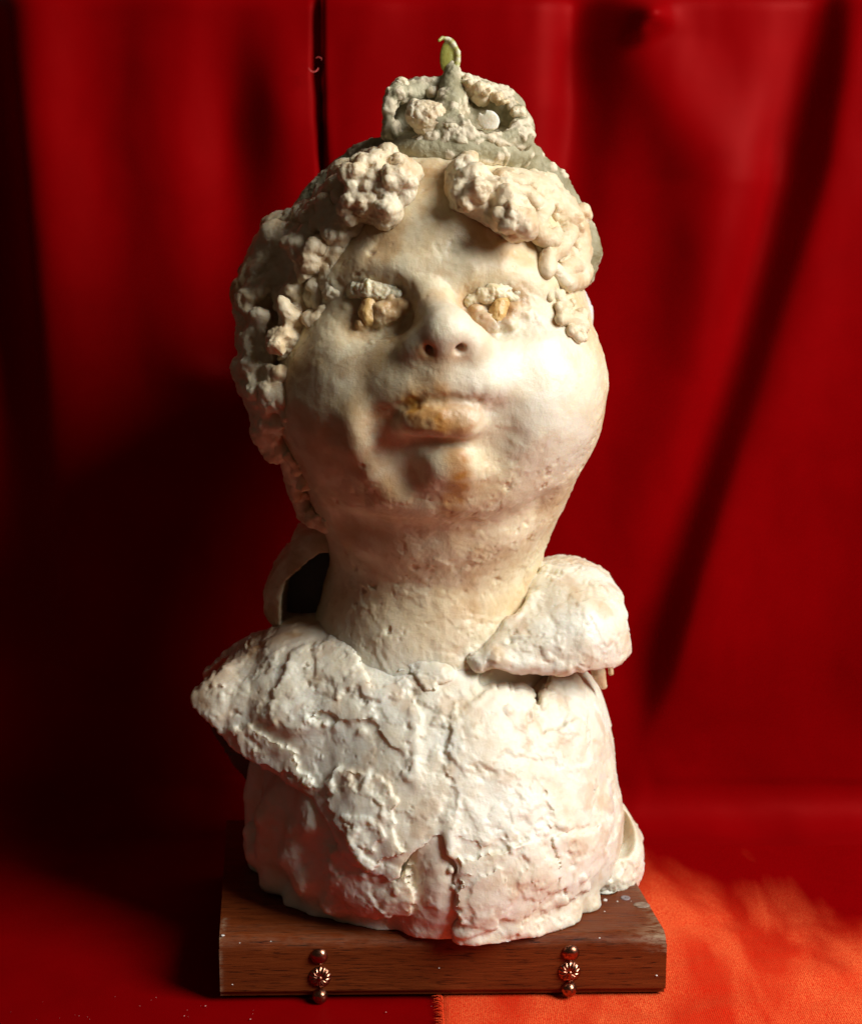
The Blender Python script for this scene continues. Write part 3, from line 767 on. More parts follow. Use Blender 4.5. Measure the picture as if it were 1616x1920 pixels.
# ---- hair, clump by clump
LIFT = 0
def curl_solid(lines, k=0.0012):
    s = Solid()
    for pts, r in lines:
        rr = [(v*MM) for v in (r if hasattr(r, '__len__') else [r]*len(pts))]
        P = [S(p[0], p[1], (p[2] if len(p) > 2 else 3)+LIFT) for p in pts]
        if len(P) == 1: s.add(ell(P[0], rr[0]), k)
        else: s.add(chain(P, rr), k)
    return s
def scatter(solid, poly, n, r0, r1, off0, off1, k=0.0015, sd=0):
    rs = np.random.RandomState(sd); pp = np.array(poly, float); c = 0
    while c < n:
        x, y = rs.uniform(*pp[:, 0][[pp[:, 0].argmin(), pp[:, 0].argmax()]]), rs.uniform(pp[:, 1].min(), pp[:, 1].max())
        ins = False
        for i in range(len(pp)):
            a, b = pp[i], pp[i-1]
            if (a[1] > y) != (b[1] > y) and x < (b[0]-a[0])*(y-a[1])/(b[1]-a[1])+a[0]: ins = not ins
        if not ins: continue
        c += 1; solid.add(ell(S(x, y, rs.uniform(off0, off1)), rs.uniform(r0, r1)*MM*np.array([1, 1, rs.uniform(0.7, 1.1)])), k)
    return solid
htint = lambda amt, sd: (lambda V: amt*sstep(0.1, 0.55, fbm(V/0.012, sd, 3)))
# right forelock
def clumps(s, poly, n, r0, r1, off0, off1, k, sd, squash=0.8):
    """crumbly knots of wax: big ones on the scalp, each next layer set half into what is there already"""
    rs = np.random.RandomState(sd); pp = np.array(poly, float)
    for lv in range(3):
        base = Solid(); base.ops = list(HB.ops)+list(s.ops); c = 0
        m = (n//4, n//2, n)[lv]; ra, rb = r0+(r1-r0)*(0.60, 0.25, 0.0)[lv], r0+(r1-r0)*(1.0, 0.55, 0.22)[lv]
        while c < m:
            x, y = rs.uniform(pp[:, 0].min(), pp[:, 0].max()), rs.uniform(pp[:, 1].min(), pp[:, 1].max())
            ins = False
            for i in range(len(pp)):
                a, b = pp[i], pp[i-1]
                if (a[1] > y) != (b[1] > y) and x < (b[0]-a[0])*(y-a[1])/(b[1]-a[1])+a[0]: ins = not ins
            if not ins: continue
            c += 1; r = rs.uniform(ra, rb)
            s.add(ell(base.S(x, y, r*rs.uniform(-0.35, 0.45)), r*MM*np.array([rs.uniform(0.8, 1.35), rs.uniform(0.8, 1.1), rs.uniform(0.7, 1.15)]), roty(rs.uniform(-1.5, 1.5))), k)
    return s
s = curl_solid([([(880, 300, 3), (866, 330, 5), (870, 362, 5), (905, 378, 6), (945, 397, 7), (968, 415, 6), (982, 424, 4)], [4, 7, 8, 8, 9, 9, 6]),
                ([(925, 350, 8), (932, 368, 12), (955, 388, 14), (970, 414, 15), (962, 434, 12)], [5, 6, 7, 8, 5]), ([(880, 318, 7), (872, 345, 10), (860, 368, 8)], [4, 5, 4])], 0.0022)
clumps(s, [(852, 315), (885, 295), (930, 335), (985, 385), (998, 425), (960, 446), (915, 410), (862, 385)], 50, 0.9, 5.5, 4, 14, 0.0020, 3)
lump_part('hair_lock', s, WAXH, 0.0007, 0.8, [(0.010, 0.8), (0.005, 0.4)], 0.5, 0.3, 0.10, 200, htint(0.25, 7), lump=0.35, lsc=0.005, csc=0.0023, cth=0.1, label='thick forelock over the right brow')
curls = [
    [([(942, 332, 3), (972, 345, 4), (1000, 332, 4), (1028, 342, 3), (1050, 372, 2), (1052, 396, 3)], [4, 4.5, 4.5, 5, 5.5, 5])],
    [([(950, 352, 5), (985, 360, 5), (1002, 378, 6), (1024, 388, 5), (1012, 412, 5), (1004, 436, 4)], [3.5, 4.5, 4.8, 4.5, 4.5, 4])],
    [([(1008, 418, 5), (1014, 442, 6), (1032, 452, 6), (1043, 436, 5)], [4, 4.8, 5, 3.5])],
    [([(1092, 398, 1), (1074, 412, 3), (1064, 440, 4), (1050, 466, 5), (1030, 480, 5), (1024, 508, 4)], [5, 5, 4.8, 4.6, 4.6, 4.2]), ([(1098, 405, 0)], [4]), ([(1088, 425, 2)], [5])],
    [([(1052, 515, 4), (1070, 500, 4), (1092, 508, 2), (1085, 528, 3), (1060, 530, 4), (1040, 505, 4)], [4.5, 5, 5.5, 5, 4.8, 4.2]), ([(1072, 475, 3), (1075, 492, 3)], [4, 4])],
    [([(1040, 548, 2), (1062, 575, 2), (1050, 600, 2), (1078, 598, 2), (1092, 612, 1)], [3, 3.4, 2.6, 4.2, 4]), ([(1072, 620, 2)], [3.2]), ([(1088, 590, 1)], [3.8]), ([(1030, 560, 2), (1028, 530, 2)], [2.2, 2.4])],
]
for i, c in enumerate(curls):
    LIFT = 3.0 if i < 5 else 1; s = curl_solid([(a, [v*0.86 for v in r]) for a, r in c], 0.0006); LIFT = 0
    if i == 5: scatter(s, [(1030, 530), (1070, 560), (1098, 600), (1095, 640), (1070, 625), (1040, 590)], 30, 1.2, 2.6, 0, 4, 0.0012, 8)
    lump_part('hair_curl', s, WAXH, 0.0005, 0.7, [(0.008, 0.4)], 0.3, 0.15, 0.07, 220+i, htint(0.2, 8+i), lump=0.3, lsc=0.006)
s = curl_solid([([(945, 350, -6), (1000, 360, -5), (1045, 400, -5), (1070, 450, -6), (1078, 520, -6)], [8, 9, 10, 10, 7]), ([(1000, 420, -5), (1040, 470, -5), (1050, 520, -5)], [6, 7, 6])], 0.006)
clumps(s, [(950, 340), (1040, 350), (1090, 420), (1090, 530), (1030, 520), (1000, 450)], 40, 0.8, 2.6, 0, 3, 0.0014, 14)
lump_part('hair_mass', s, WAXH, RES, 0.8, [(0.009, 0.5)], 0.6, 0.3, 0.08, 230, htint(0.3, 27), lump=0.6, lsc=0.005, label='bed of wax under the curls on the right side')
# left forelock
s = curl_solid([([(688, 300, 2), (720, 314, 4), (738, 338, 4)], [6, 8, 6]), ([(650, 330, 2), (690, 345, 4), (725, 370, 5), (748, 362, 3)], [8, 9, 8, 6]), ([(612, 372, 0), (650, 385, 2), (700, 390, 4)], [7, 8, 7])], 0.004)
clumps(s, [(632, 330), (660, 300), (705, 283), (748, 296), (785, 340), (758, 385), (715, 405), (650, 402), (600, 378)], 70, 0.9, 6.5, 4, 15, 0.0020, 24)
lump_part('hair_lock', s, WAXH, 0.0007, 0.8, [(0.010, 0.8), (0.005, 0.5)], 0.6, 0.4, 0.10, 240, htint(0.35, 17), lump=0.4, lsc=0.0045, csc=0.0022, cth=0.0, label='crumbly forelock over the left brow')
s = curl_solid([([(568, 402, 2), (600, 396, 5), (635, 394, 6), (660, 400, 5)], [6, 6.5, 5.5, 5]), ([(602, 422, 5)], [5]), ([(522, 425, 0), (530, 440, 0), (560, 420, 0)], [6, 8, 7]), ([(640, 430, 3), (620, 440, 2)], [5, 5])], 0.002)
clumps(s, [(515, 415), (560, 392), (640, 382), (700, 400), (672, 430), (640, 452), (585, 450), (540, 455)], 55, 0.9, 5.5, 3, 12, 0.0019, 35)
lump_part('hair_lock', s, WAXH, 0.0007, 0.7, [(0.01, 0.6), (0.005, 0.5)], 0.6, 0.2, 0.10, 250, htint(0.35, 18), lump=0.4, lsc=0.0045, csc=0.0022, cth=0.0, label='short lumpy lock at the left temple')
s = Solid()
for i_, pl_ in enumerate(([(560, 450), (640, 445), (632, 500), (600, 540), (560, 540)], [(545, 540), (600, 530), (612, 580), (580, 612), (548, 620)])):
    clumps(s, pl_, 46, 0.7, 2.8, -3.0, 3.0, 0.0022, 60+7*i_)
lump_part('hair_lock', s, WAXH, 0.0007, 0.9, [(0.012, 0.7)], 0.4, 0.5, 0.10, 255, htint(0.35, 28), lump=0.3, lsc=0.0045, csc=0.0022, cth=0.0, label='low crust of hair running down the left temple')
# left side mass of hair round the ear
s = curl_solid([([(520, 430, 0), (505, 500, 0), (480, 560, 0), (490, 640, 0), (490, 720, 0), (510, 800, 0), (520, 840, 0)], [8, 10, 11, 10, 10, 9, 7]),
                ([(555, 440, 2), (545, 520, 3), (560, 580, 3), (545, 640, 1)], [9, 9, 8, 7]), ([(610, 440, 2), (590, 500, 1.5), (570, 560, 1), (560, 600, -1)], [7, 7, 5, 4]), ([(640, 450, 1), (620, 500, 1.5), (625, 550, 1)], [5, 5, 4]), ([(575, 440, 5), (560, 500, 6), (570, 545, 5)], [4, 4, 3])], 0.006)
clumps(s, [(500, 420), (610, 440), (580, 520), (545, 600), (532, 700), (540, 800), (530, 860), (500, 830), (480, 760), (458, 690), (465, 600), (450, 560), (490, 480)], 150, 1.0, 6.0, 0, 8, 0.0028, 6)
for c_, r_ in ((at(512, 555, -0.012), (0.0130, 0.032, 0.026)), (at(515, 690, -0.012), (0.0120, 0.032, 0.030)), (at(535, 795, -0.012), (0.0085, 0.028, 0.016)), (at(575, 520, -0.035), (0.012, 0.020, 0.026))):
    s.add(ell(c_, r_), 0.008)
for a, b, r, o_ in ((455, 545, 6, 2), (462, 560, 5, 3), (505, 545, 6, 6), (500, 575, 8, 7), (528, 582, 7, 8), (514, 600, 7, 8), (470, 575, 3, 4), (475, 640, 7, 3), (462, 690, 7, 2), (478, 735, 7, 2), (497, 805, 8, 3), (515, 845, 6, 3), (535, 845, 4, 3)):
    s.add(ell(S(a, b, o_), r*MM), 0.0025)
lump_part('hair_mass', s, WAXH, RES, 1.2, [(0.014, 1.2), (0.006, 0.35)], 0.6, 0.5, 0.14, 260, lambda V: np.clip(0.8*near(V, [S(500, 570, 6), S(528, 585, 7), S(512, 602, 7), S(455, 548, 2)], 0.008)+0.25*sstep(0.1, 0.5, fbm(V/0.012, 21, 3)), 0, 1), label='shaded hair round the ear on the left side', lump=1.0, lsc=0.006, csc=0.0024, cth=0.0)
# thin beard of crumbs along the left jaw behind the cheek
s = curl_solid([([(545, 850, -4), (555, 910, -5), (575, 960, -6), (610, 985, -4)], [5, 5, 5, 4])], 0.003)
clumps(s, [(530, 840), (560, 860), (580, 930), (615, 985), (585, 985), (552, 930)], 30, 1.0, 3.4, -3, 1, 0.0015, 12)
lump_part('hair_lock', s, WAXH, RES, 0.5, (), 0.6, 0.3, 0.12, 265, htint(0.3, 19), label='row of crumbs behind the left jaw')
# right ear, pale lilac
s = Solid(); s.add(ell(at(1078, 572, -0.006), (0.0075, 0.010, 0.0125), roty(-0.45)), 0); s.add(chain([at(1082, 610, -0.010), at(1098, 645, -0.008), at(1113, 690, -0.010)], [0.0055, 0.0040, 0.0022]), 0.005)
s.add(chain([at(1080, 650, -0.008), at(1094, 700, -0.012)], [0.006, 0.004]), 0.006); s.sub(ell(at(1094, 590, -0.022), (0.004, 0.006, 0.006)), 0.003)
lump_part('ear', s, WAX, RES, 0.5, [(0.012, 0.5)], 0.3, 0.3, 0.06, 270, None, lambda V: np.full(len(V), 0.55)*near(V, [at(1085, 570, -0.012)], 0.012))

# ---- grey-green headband and topknot
bandt = lambda V: np.clip(0.95*sstep(0.22, 0.36, fbm(V/0.010, 31, 3)), 0, 1)
s = Solid()
bp = [(468, 512, -4), (498, 478, -3), (540, 452, -3), (585, 372, 2), (640, 318, 3), (690, 288, 2), (730, 280, 5), (790, 284, 7), (850, 284, 7), (900, 290, 6), (950, 298, 6), (995, 310, 4), (1040, 345, 3), (1080, 400, 1), (1102, 440, -1), (1108, 475, 0), (1098, 515, -3)]
bb = []
for a, b, o_ in bp:
    q = S(a, b, 0); q[1] = min(q[1], 0.0); bb.append(CAM+(q-CAM)*(1-o_*0.0006))
s.add(chain(bb, [0.005, 0.006, 0.0065, 0.0055, 0.005, 0.0055, 0.0052, 0.0052, 0.0052, 0.006, 0.0065, 0.0070, 0.0065, 0.005, 0.0045, 0.005, 0.004]), 0)
s.add(ell(at(850, 292, -0.024), (0.039, 0.036, 0.012)), 0.004)
s.add(chain([at(700, 276, -0.03), at(760, 268, -0.035), at(860, 262, -0.035), at(950, 270, -0.03), at(1000, 288, -0.025)], [0.004, 0.005, 0.005, 0.006, 0.004]), 0.002)
for i in range(34):
    a = rng.uniform(890, 1005); b = rng.uniform(268, 315); s.add(ell(at(a, b, -0.052+0.02*abs(a-940)/70+0.02*rng.rand()), rng.uniform(1.5, 4)*MM), 0.002)
lump_part('headband', s, BAND, RES, 0.6, [(0.012, 0.4)], 0.9, 0.2, 0.30, 300, None, lump=0.4, csc=0.0036, cth=0.08, crumb_tint=0.95)
YT = -0.035
s = Solid()
s.add(ell(at(856, 238, YT), (0.031, 0.024, 0.009)), 0)
s.add(chain([at(858, 262, YT-.012), at(850, 215, YT-.008), at(846, 165, YT-.002), at(848, 128, YT)], [0.009, 0.0075, 0.005, 0.0024]), 0.006)
s.add(chain([at(856, 150, YT+.004), at(892, 166, YT+.006), at(935, 192, YT+.004), at(968, 214, YT), at(983, 240, YT-.004), at(978, 262, YT-.008)], [0.003, 0.0042, 0.0042, 0.0046, 0.0048, 0.0048]), 0.003)
s.add(chain([at(838, 152, YT+.004), at(800, 168, YT+.004), at(765, 176, YT), at(742, 178, YT-.004), at(733, 205, YT-.006), at(734, 240, YT-.006)], [0.003, 0.004, 0.0045, 0.0050, 0.0030, 0.0035]), 0.003)
s.add(ell(at(860, 208, YT+.010), (0.031, 0.006, 0.015)), 0.004)
s.add(chain([at(738, 250, YT-.006), at(790, 262, YT-.016), at(860, 264, YT-.02), at(930, 260, YT-.016), at(975, 256, YT-.008)], 0.0045), 0.003)
s.add(ell(at(792, 214, YT+.012), (0.0185, 0.006, 0.0150)), 0.004)
s.sub(ell(at(764, 222, YT-.014), (0.0080, 0.020, 0.0115)), 0.003)
s.sub(ell(at(912, 212, YT-.012), (0.0135, 0.014, 0.0105)), 0.003)
rimt = lambda V: np.clip(0.5*sstep(0.0, 0.5, fbm(V/0.008, 33, 3)-0.55*near(V, [at(850, 180, YT), at(848, 140, YT), at(745, 225, YT), at(770, 220, YT), at(852, 215, YT-.01)], 0.010)), 0, 1)
lump_part('topknot', s, BAND, 0.0007, 0.6, [(0.009, 0.5)], 1.1, 0.3, 0.30, 310, rimt, lump=0.5, csc=0.0034, cth=-0.12, crumb_tint=0.85)
s = Solid()
s.add(ell(at(803, 222, YT-.018), (0.0105, 0.006, 0.0075), roty(0.35)), 0); s.add(ell(at(850, 240, YT-.02), (0.008, 0.005, 0.004), roty(0.5)), 0.002)
for a, b, r in ((778, 198, 3), (788, 205, 3), (790, 218, 3), (812, 248, 3.6), (822, 258, 3), (800, 260, 2.5), (846, 252, 2.4), (752, 160, 3.4), (748, 168, 4), (757, 170, 3.2), (778, 265, 2.6), (828, 175, 2.2), (810, 172, 2.6), (875, 165, 3.5), (900, 175, 4.5), (905, 185, 3)):
    s.add(ell(at(a, b, YT-.016 if b > 190 else YT), r*MM), 0.0015)
for i in range(60):
    t = rng.rand(); arc = [(862, 146), (892, 162), (935, 186), (970, 210), (988, 238), (984, 262)]
    i0 = min(int(t*5), 4); f = t*5-i0; a = arc[i0][0]*(1-f)+arc[i0+1][0]*f; b = arc[i0][1]*(1-f)+arc[i0+1][1]*f
    s.add(ell(at(a+rng.randn()*3, b+rng.randn()*3, YT-.002+rng.randn()*.003), rng.uniform(1, 2.4)*MM), 0.0008)
lump_part('wax_lump', s, WAXH, 0.0005, 0.5, [(0.007, 0.9)], 0.6, 0.1, 0.12, 320, htint(0.2, 5), label='cream crumbs and chips stuck over the topknot', lump=0.6, lsc=0.004)
s = Solid(); s.add(ell(at(913, 231, YT-.022), (0.0058, 0.0013, 0.0056), rotx(0.25)), 0); s.add(ell(at(917, 242, YT-.022), (0.004, 0.0013, 0.003)), 0.001)
s.sub(ell(at(905, 209, YT-.022), (0.0012, 0.004, 0.0014)), 0.0006); s.cut(lambda X, Y, Z: (np.sqrt((X-at(913, 231, YT)[0])**2+(Z-at(913, 231, YT)[2])**2)-0.0056)+0*Y+torn(0.0008, X, Z, 19, 2.0), 0.0004)
lump_part('petal', s, WAXB, 0.0004, 0.15, (), 0.1, 0.1, 0.08, 330, label='flat round pale disc pressed into the topknot')
s = Solid()
s.add(ell(at(841, 104, YT+.0006), (0.0040, 0.0012, 0.0078), roty(0.12)), 0)
s.add(chain([at(823, 76, YT-.002), at(829, 71, YT-.001), at(840, 73, YT), at(850, 84, YT), at(858, 98, YT), at(858, 114, YT), at(852, 132, YT)], [0.0007, 0.0009, 0.001, 0.0012, 0.0014, 0.0014, 0.002]), 0.001)
lump_part('leaf_tip', s, LEAF, 0.0003, 0.15, (), 0.12, 0.0, 0.06, 340, lambda V: 0.9*near(V, [at(826, 73, YT), at(840, 73, YT), at(851, 84, YT), at(859, 98, YT), at(859, 112, YT), at(856, 126, YT)], 0.0015))

# ---- torso under the chest piece
TB = Solid()
TB.add(rcyl(at(820, 1600, -0.022)*np.array([1, 1, 0])+np.array([0, 0, ZT_B+0.030]), 0.0830, 0.0790, 0.031, 0.026), 0)
TB.add(ell(at(806, 1440, -0.020), (0.0735, 0.064, 0.070)), 0.03)
TB.add(ell(at(1035, 1355, -0.022), (0.020, 0.030, 0.024)), 0.02)
T = Solid(); T.ops = list(TB.ops); St = TB.S
T.add(chain([at(505, 1440, -0.012), at(502, 1500, -0.016), at(505, 1580, -0.018), at(530, 1640, -0.022)], [0.010, 0.012, 0.013, 0.014]), 0.02)
# poured wax running to a scalloped foot
for a, b, r, o_ in ((604, 1716, 9, 1), (652, 1736, 10, 1), (712, 1738, 11, 2), (737, 1752, 7, 3), (795, 1756, 10, 2), (845, 1762, 11, 2), (520, 1650, 8, 0), (490, 1600, 8, 1), (480, 1560, 7, 0), (560, 1690, 8, 1), (575, 1652, 6, 1), (625, 1690, 6, 2), (688, 1700, 6, 2), (545, 1610, 6, 0), (505, 1530, 6, 0)):
    T.add(ell(St(a, b, o_), (r*MM, r*MM, r*0.85*MM)), 0.006)
for pts, r in (([(560, 1560, -4), (575, 1640, -3), (600, 1700, -2)], [5, 6, 7]), ([(640, 1600, -5), (650, 1660, -4), (680, 1720, -2)], [6, 6, 7]), ([(520, 1500, -4), (510, 1580, -4), (525, 1640, -3)], [6, 7, 6]), ([(812, 1550, -5.2), (806, 1640, -5.5), (790, 1720, -5)], [6.5, 8, 9]), ([(600, 1480, -3), (590, 1540, -2)], [7, 6])):
    T.add(chain([St(*p) for p in pts], [v*MM for v in r]), 0.008)
T.sub(ell(St(700, 1640, 8), (0.02, 0.006, 0.02)), 0.01)
# second torn layer below the chest piece
ly = Solid(); ly.ops = list(TB.ops)
def offs(sol, e): return lambda X, Y, Z: sol.ev(X, Y, Z)-e
lay_poly = [(640, 1572), (612, 1600), (622, 1660), (655, 1692), (690, 1706), (712, 1692), (735, 1682), (768, 1688), (776, 1640), (762, 1596), (740, 1612), (700, 1604)]
pf = poly2(lay_poly, -0.085, -0.2, -0.02)
T.add((lambda X, Y, Z: np.maximum(offs(TB, 0.0054)(X, Y, Z), pf(X, Y, Z)+torn(0.0022, X, Z, 3)), at(600, 1720, -0.11), at(800, 1480, -0.02)), 0.0015)
T.add(chain([St(802, 1560, -7.0), St(822, 1612, -6.0), St(836, 1670, -5.0), St(840, 1730, -4.2)], [0.009, 0.010, 0.011, 0.011]), 0.012)
# drips
for a, b, L, r in ((683, 1640, 18, 2.6), (700, 1700, 14, 1.6), (728, 1688, 12, 1.8), (768, 1685, 14, 1.6), (729, 1710, 10, 1.8), (742, 1672, 14, 1.5), (650, 1622, 6, 1.6), (845, 1632, 8, 1.2), (850, 1662, 8, 1.4), (560, 1655, 26, 1.3), (727, 1735, 10, 1.6)):
    T.add(chain([St(a, b-L, 5.4), St(a, b, 6.4)], [r*0.5*MM, r*MM]), 0.001)
T.sub(ell(at(938, 1290, -0.062), (0.0150, 0.026, 0.0105)), 0.003)
T.cut(lambda X, Y, Z: (ZT_B-0.0004)-Z+0*X*Y, 0.001)
tm = lambda V: 0.35+0.65*near(V, [St(700, 1640, 3), St(640, 1640, 3)], 0.025)
V, Q = T.mesh(); V2, N = plaster(V, Q, 1.2, [(0.020, 0.9), (0.010, 0.5)], 0.5, 0.4, 0.07, 400, tm, cth=0.3)
V2[:, 2] = np.maximum(V2[:, 2], ZT_B+0.0002)
mk('torso', V2, Q, WAXB, bust, {'tint': 0.22*sstep(0.1, 0.5, fbm(V2/0.02, 71, 3)), 'cool': np.zeros(len(V2))})

# ---- chest piece: a thick shell laid over the torso, its left shoulder standing free
MB_ = Solid()
MB_.add((lambda X, Y, Z: TB.ev(X, Y, Z)-0.0036, np.array([-0.13, -0.13, 0.0]), np.array([0.13, 0.09, 0.30])), 0)
MB_.add(ell(at(835, 1540, -0.024), (0.0800, 0.0800, 0.088)), 0.02)
MB_.add(ell(at(790, 1345, -0.022), (0.072, 0.060, 0.052)), 0.025)
MB_.add(chain([at(715, 1345, -0.020), at(600, 1348, -0.021), at(520, 1345, -0.020), at(440, 1328, -0.026), at(384, 1306, -0.030)], [0.054, 0.0520, 0.0440, 0.0320, 0.0180]), 0.012)
MB_.add(ell(at(1020, 1370, -0.022), (0.0235, 0.044, 0.028)), 0.02)
chest_poly = [(612, 1132), (560, 1150), (520, 1172), (475, 1200), (440, 1222), (405, 1250), (378, 1272), (364, 1290), (374, 1308), (392, 1324), (430, 1368), (474, 1410), (500, 1424), (535, 1442), (590, 1474), (606, 1492), (628, 1530), (648, 1562), (676, 1580), (700, 1592), (722, 1596), (736, 1608), (756, 1580), (776, 1550), (802, 1530), (828, 1512), (844, 1535), (850, 1570), (843, 1605), (858, 1640), (850, 1690), (862, 1730), (870, 1758), (885, 1765), (925, 1772), (950, 1735), (975, 1748), (1005, 1745), (1035, 1725), (1090, 1712), (1120, 1690), (1160, 1690), (1230, 1640), (1230, 1330), (1110, 1300), (1040, 1290), (1012, 1345), (990, 1310), (960, 1298), (930, 1285), (895, 1272), (870, 1250), (880, 1200), (840, 1150), (700, 1120)]
CH = Solid(); CH.ops = list(MB_.ops); CH.shell(0.0062)
chest_poly = [(a, b, (-0.026 if b < 1285 else -0.034)-0.036*min(max((a-370)/250, 0), 1)*(b > 1285)) if b < 1500 and a < 620 else (a, b) for a, b in chest_poly]
pfc = poly2(chest_poly, -0.075, -0.2, 0.012)
def rag(X, Y, Z):
    v = pfc(X, Y, Z)
    return v+torn(0.0017, X, Z, 7)
CH.cut(rag, 0.0015)
CH.sub(ell(at(936, 1287, -0.072), (0.0100, 0.026, 0.0050), roty(0.25)), 0.0015)
CH.cut(lambda X, Y, Z: (ZT_B+0.0006)-Z+0*X*Y, 0.001)
Sc = MB_.S
for a, b, r in ((885, 1762, 7), (925, 1768, 7.5), (960, 1745, 6), (990, 1748, 7), (1030, 1735, 6), (1065, 1718, 6.5), (1100, 1702, 6), (1135, 1682, 6)):
    CH.add(ell(Sc(a, b-6, -3), (r*MM, r*MM, r*0.8*MM)), 0.006)
SLABS = [([(545, 1232), (640, 1215), (690, 1290), (702, 1338), (655, 1346), (600, 1334), (560, 1350), (520, 1332), (510, 1290)], 1.7), ([(694, 1296), (760, 1282), (788, 1342), (764, 1405), (720, 1392), (700, 1352)], 1.2),
         ([(842, 1335), (930, 1310), (1008, 1335), (1030, 1450), (1000, 1545), (900, 1560), (856, 1522), (846, 1420)], 0.9), ([(1012, 1400), (1100, 1380), (1132, 1480), (1100, 1560), (1030, 1540)], 1.3),
         ([(622, 1432), (700, 1420), (742, 1480), (752, 1556), (704, 1584), (664, 1560), (622, 1500)], 2.0), ([(858, 1572), (1000, 1552), (1042, 1640), (985, 1702), (930, 1690), (905, 1720), (862, 1690), (856, 1640)], 1.8),
         ([(440, 1340), (500, 1352), (560, 1396), (580, 1450), (520, 1430), (470, 1400)], 1.6), ([(1036, 1562), (1130, 1570), (1152, 1650), (1062, 1692)], 1.4),
         ([(700, 1190), (800, 1240), (850, 1290), (800, 1300), (720, 1250), (640, 1200), (640, 1160)], 1.6), ([(880, 1600), (930, 1592), (960, 1650), (930, 1720), (888, 1700)], 2.6), ([(985, 1600), (1020, 1585), (1050, 1620), (1010, 1660)], 2.3), ([(655, 1505), (700, 1490), (728, 1530), (700, 1560), (668, 1552)], 3.0)]
for i_, (pl_, th) in enumerate(SLABS):
    pl_ = [(a, b, -0.030-0.045*min(max((a-370)/250, 0), 1)-0.012*min(max((a-620)/150, 0), 1)) for a, b in pl_]
    pw = np.array([at(*p) for p in pl_]); pq = poly2(pl_, -0.08, -0.2, -0.01)
    lo_ = np.array([pw[:, 0].min()-0.006, -0.13, pw[:, 2].min()-0.006]); hi_ = np.array([pw[:, 0].max()+0.006, -0.015, pw[:, 2].max()+0.006])
    CH.add(((lambda X, Y, Z, pq=pq, th=th, i_=i_: np.maximum(MB_.ev(X, Y, Z)-th*MM*(1+0.25*torn(1, X, Z, 60+i_, 0.22)), pq(X, Y, Z)+torn(0.0030, X, Z, 40+i_, 0.8))), lo_, hi_), 0.0009)
# wax ridges and torn welts worked into the surface
for pts, r in (([(620, 1150, -2), (660, 1185, -1), (720, 1215, -1), (790, 1250, -1), (830, 1262, -1)], 3.4), ([(772, 1340, -2), (780, 1380, -1.2), (776, 1430, -1.2), (785, 1470, -2)], 2.4), ([(845, 1530, -1), (843, 1570, 0), (843, 1600, 0)], 2.4), ([(500, 1345, -1), (535, 1330, -1)], 2.2), ([(520, 1360, -1), (545, 1370, 0), (590, 1360, 0)], 2.2)):
    CH.add(chain([Sc(*p) for p in pts], r*MM), 0.004)
for a, b, r in ((640, 1365, 4.2), (665, 1355, 3.8), (680, 1375, 3), (635, 1450, 4), (652, 1460, 4.5), (630, 1480, 4), (655, 1490, 3), (690, 1450, 2.4)):
    CH.add(ell(Sc(a, b, -0.6), (r*MM, 0.0016, r*MM)), 0.0012)
rs = np.random.RandomState(29)
for path, n, r0, r1, sp in (([(612, 1146), (650, 1172), (700, 1192), (760, 1216), (835, 1258)], 60, 0.9, 2.4, 5), ([(500, 1350), (535, 1362), (565, 1372), (605, 1358)], 26, 0.8, 2.0, 5), ([(632, 1235), (655, 1265), (665, 1320)], 26, 0.8, 2.2, 6),
                           ([(745, 1330), (762, 1370), (758, 1420), (778, 1465)], 22, 0.8, 1.8, 5), ([(880, 1365), (905, 1385), (900, 1420)], 12, 0.8, 2.0, 6), ([(960, 1330), (985, 1370), (1000, 1420)], 18, 0.8, 2.4, 7), ([(470, 1290), (420, 1300), (400, 1285)], 20, 0.7, 1.6, 8),
                           ([(1010, 1470), (1030, 1530), (1060, 1550)], 16, 0.7, 2.2, 7), ([(960, 1545), (985, 1575), (1020, 1560)], 12, 0.8, 2.0, 6)):
    for i in range(int(n*0.65)):
        t = rs.rand()*(len(path)-1); j = min(int(t), len(path)-2); t -= j
        a = path[j][0]*(1-t)+path[j+1][0]*t+rs.randn()*sp; b = path[j][1]*(1-t)+path[j+1][1]*t+rs.randn()*sp
        CH.add(ell(Sc(a, b, rs.uniform(-0.8, 0.6)), rs.uniform(r0, r1)*MM*np.array([rs.uniform(0.8, 1.5), 1, rs.uniform(0.7, 1.2)])), 0.0012)
for i in range(16):
    a, b = rs.uniform(862, 945), rs.uniform(1600, 1760)
    CH.add(ell(Sc(a, b, rs.uniform(-0.6, 1.2)), np.array([rs.uniform(3, 6), 0.9, rs.uniform(3, 6)])*MM, roty(rs.uniform(-1, 1)) @ rotx(rs.uniform(-0.5, 0.1))), 0.0012)
for i in range(12):
    a, b = rs.uniform(950, 1140), rs.uniform(1640, 1720)
    if b > 1760-0.42*(a-900): continue
    CH.add(ell(Sc(a, b, rs.uniform(-0.6, 0.8)), np.array([rs.uniform(3, 6), 0.9, rs.uniform(2, 4)])*MM, roty(rs.uniform(-1, 1)) @ rotx(rs.uniform(-0.5, 0.1))), 0.0014)
V, Q = CH.mesh()
V2, N = plaster(V, Q, 0.9, [(0.036, 1.5), (0.022, 0.65)], 0.5, 0.9, 0.04, 500, None, 1, cth=0.55, csc=0.0026)
V2[:, 2] = np.maximum(V2[:, 2], ZT_B+0.0003)
edge_t = 0.5*near(V2, [at(375, 1290, -0.04), at(400, 1260, -0.04), at(440, 1235, -0.03), at(480, 1215, -0.03), at(540, 1185, -0.03)], 0.014)
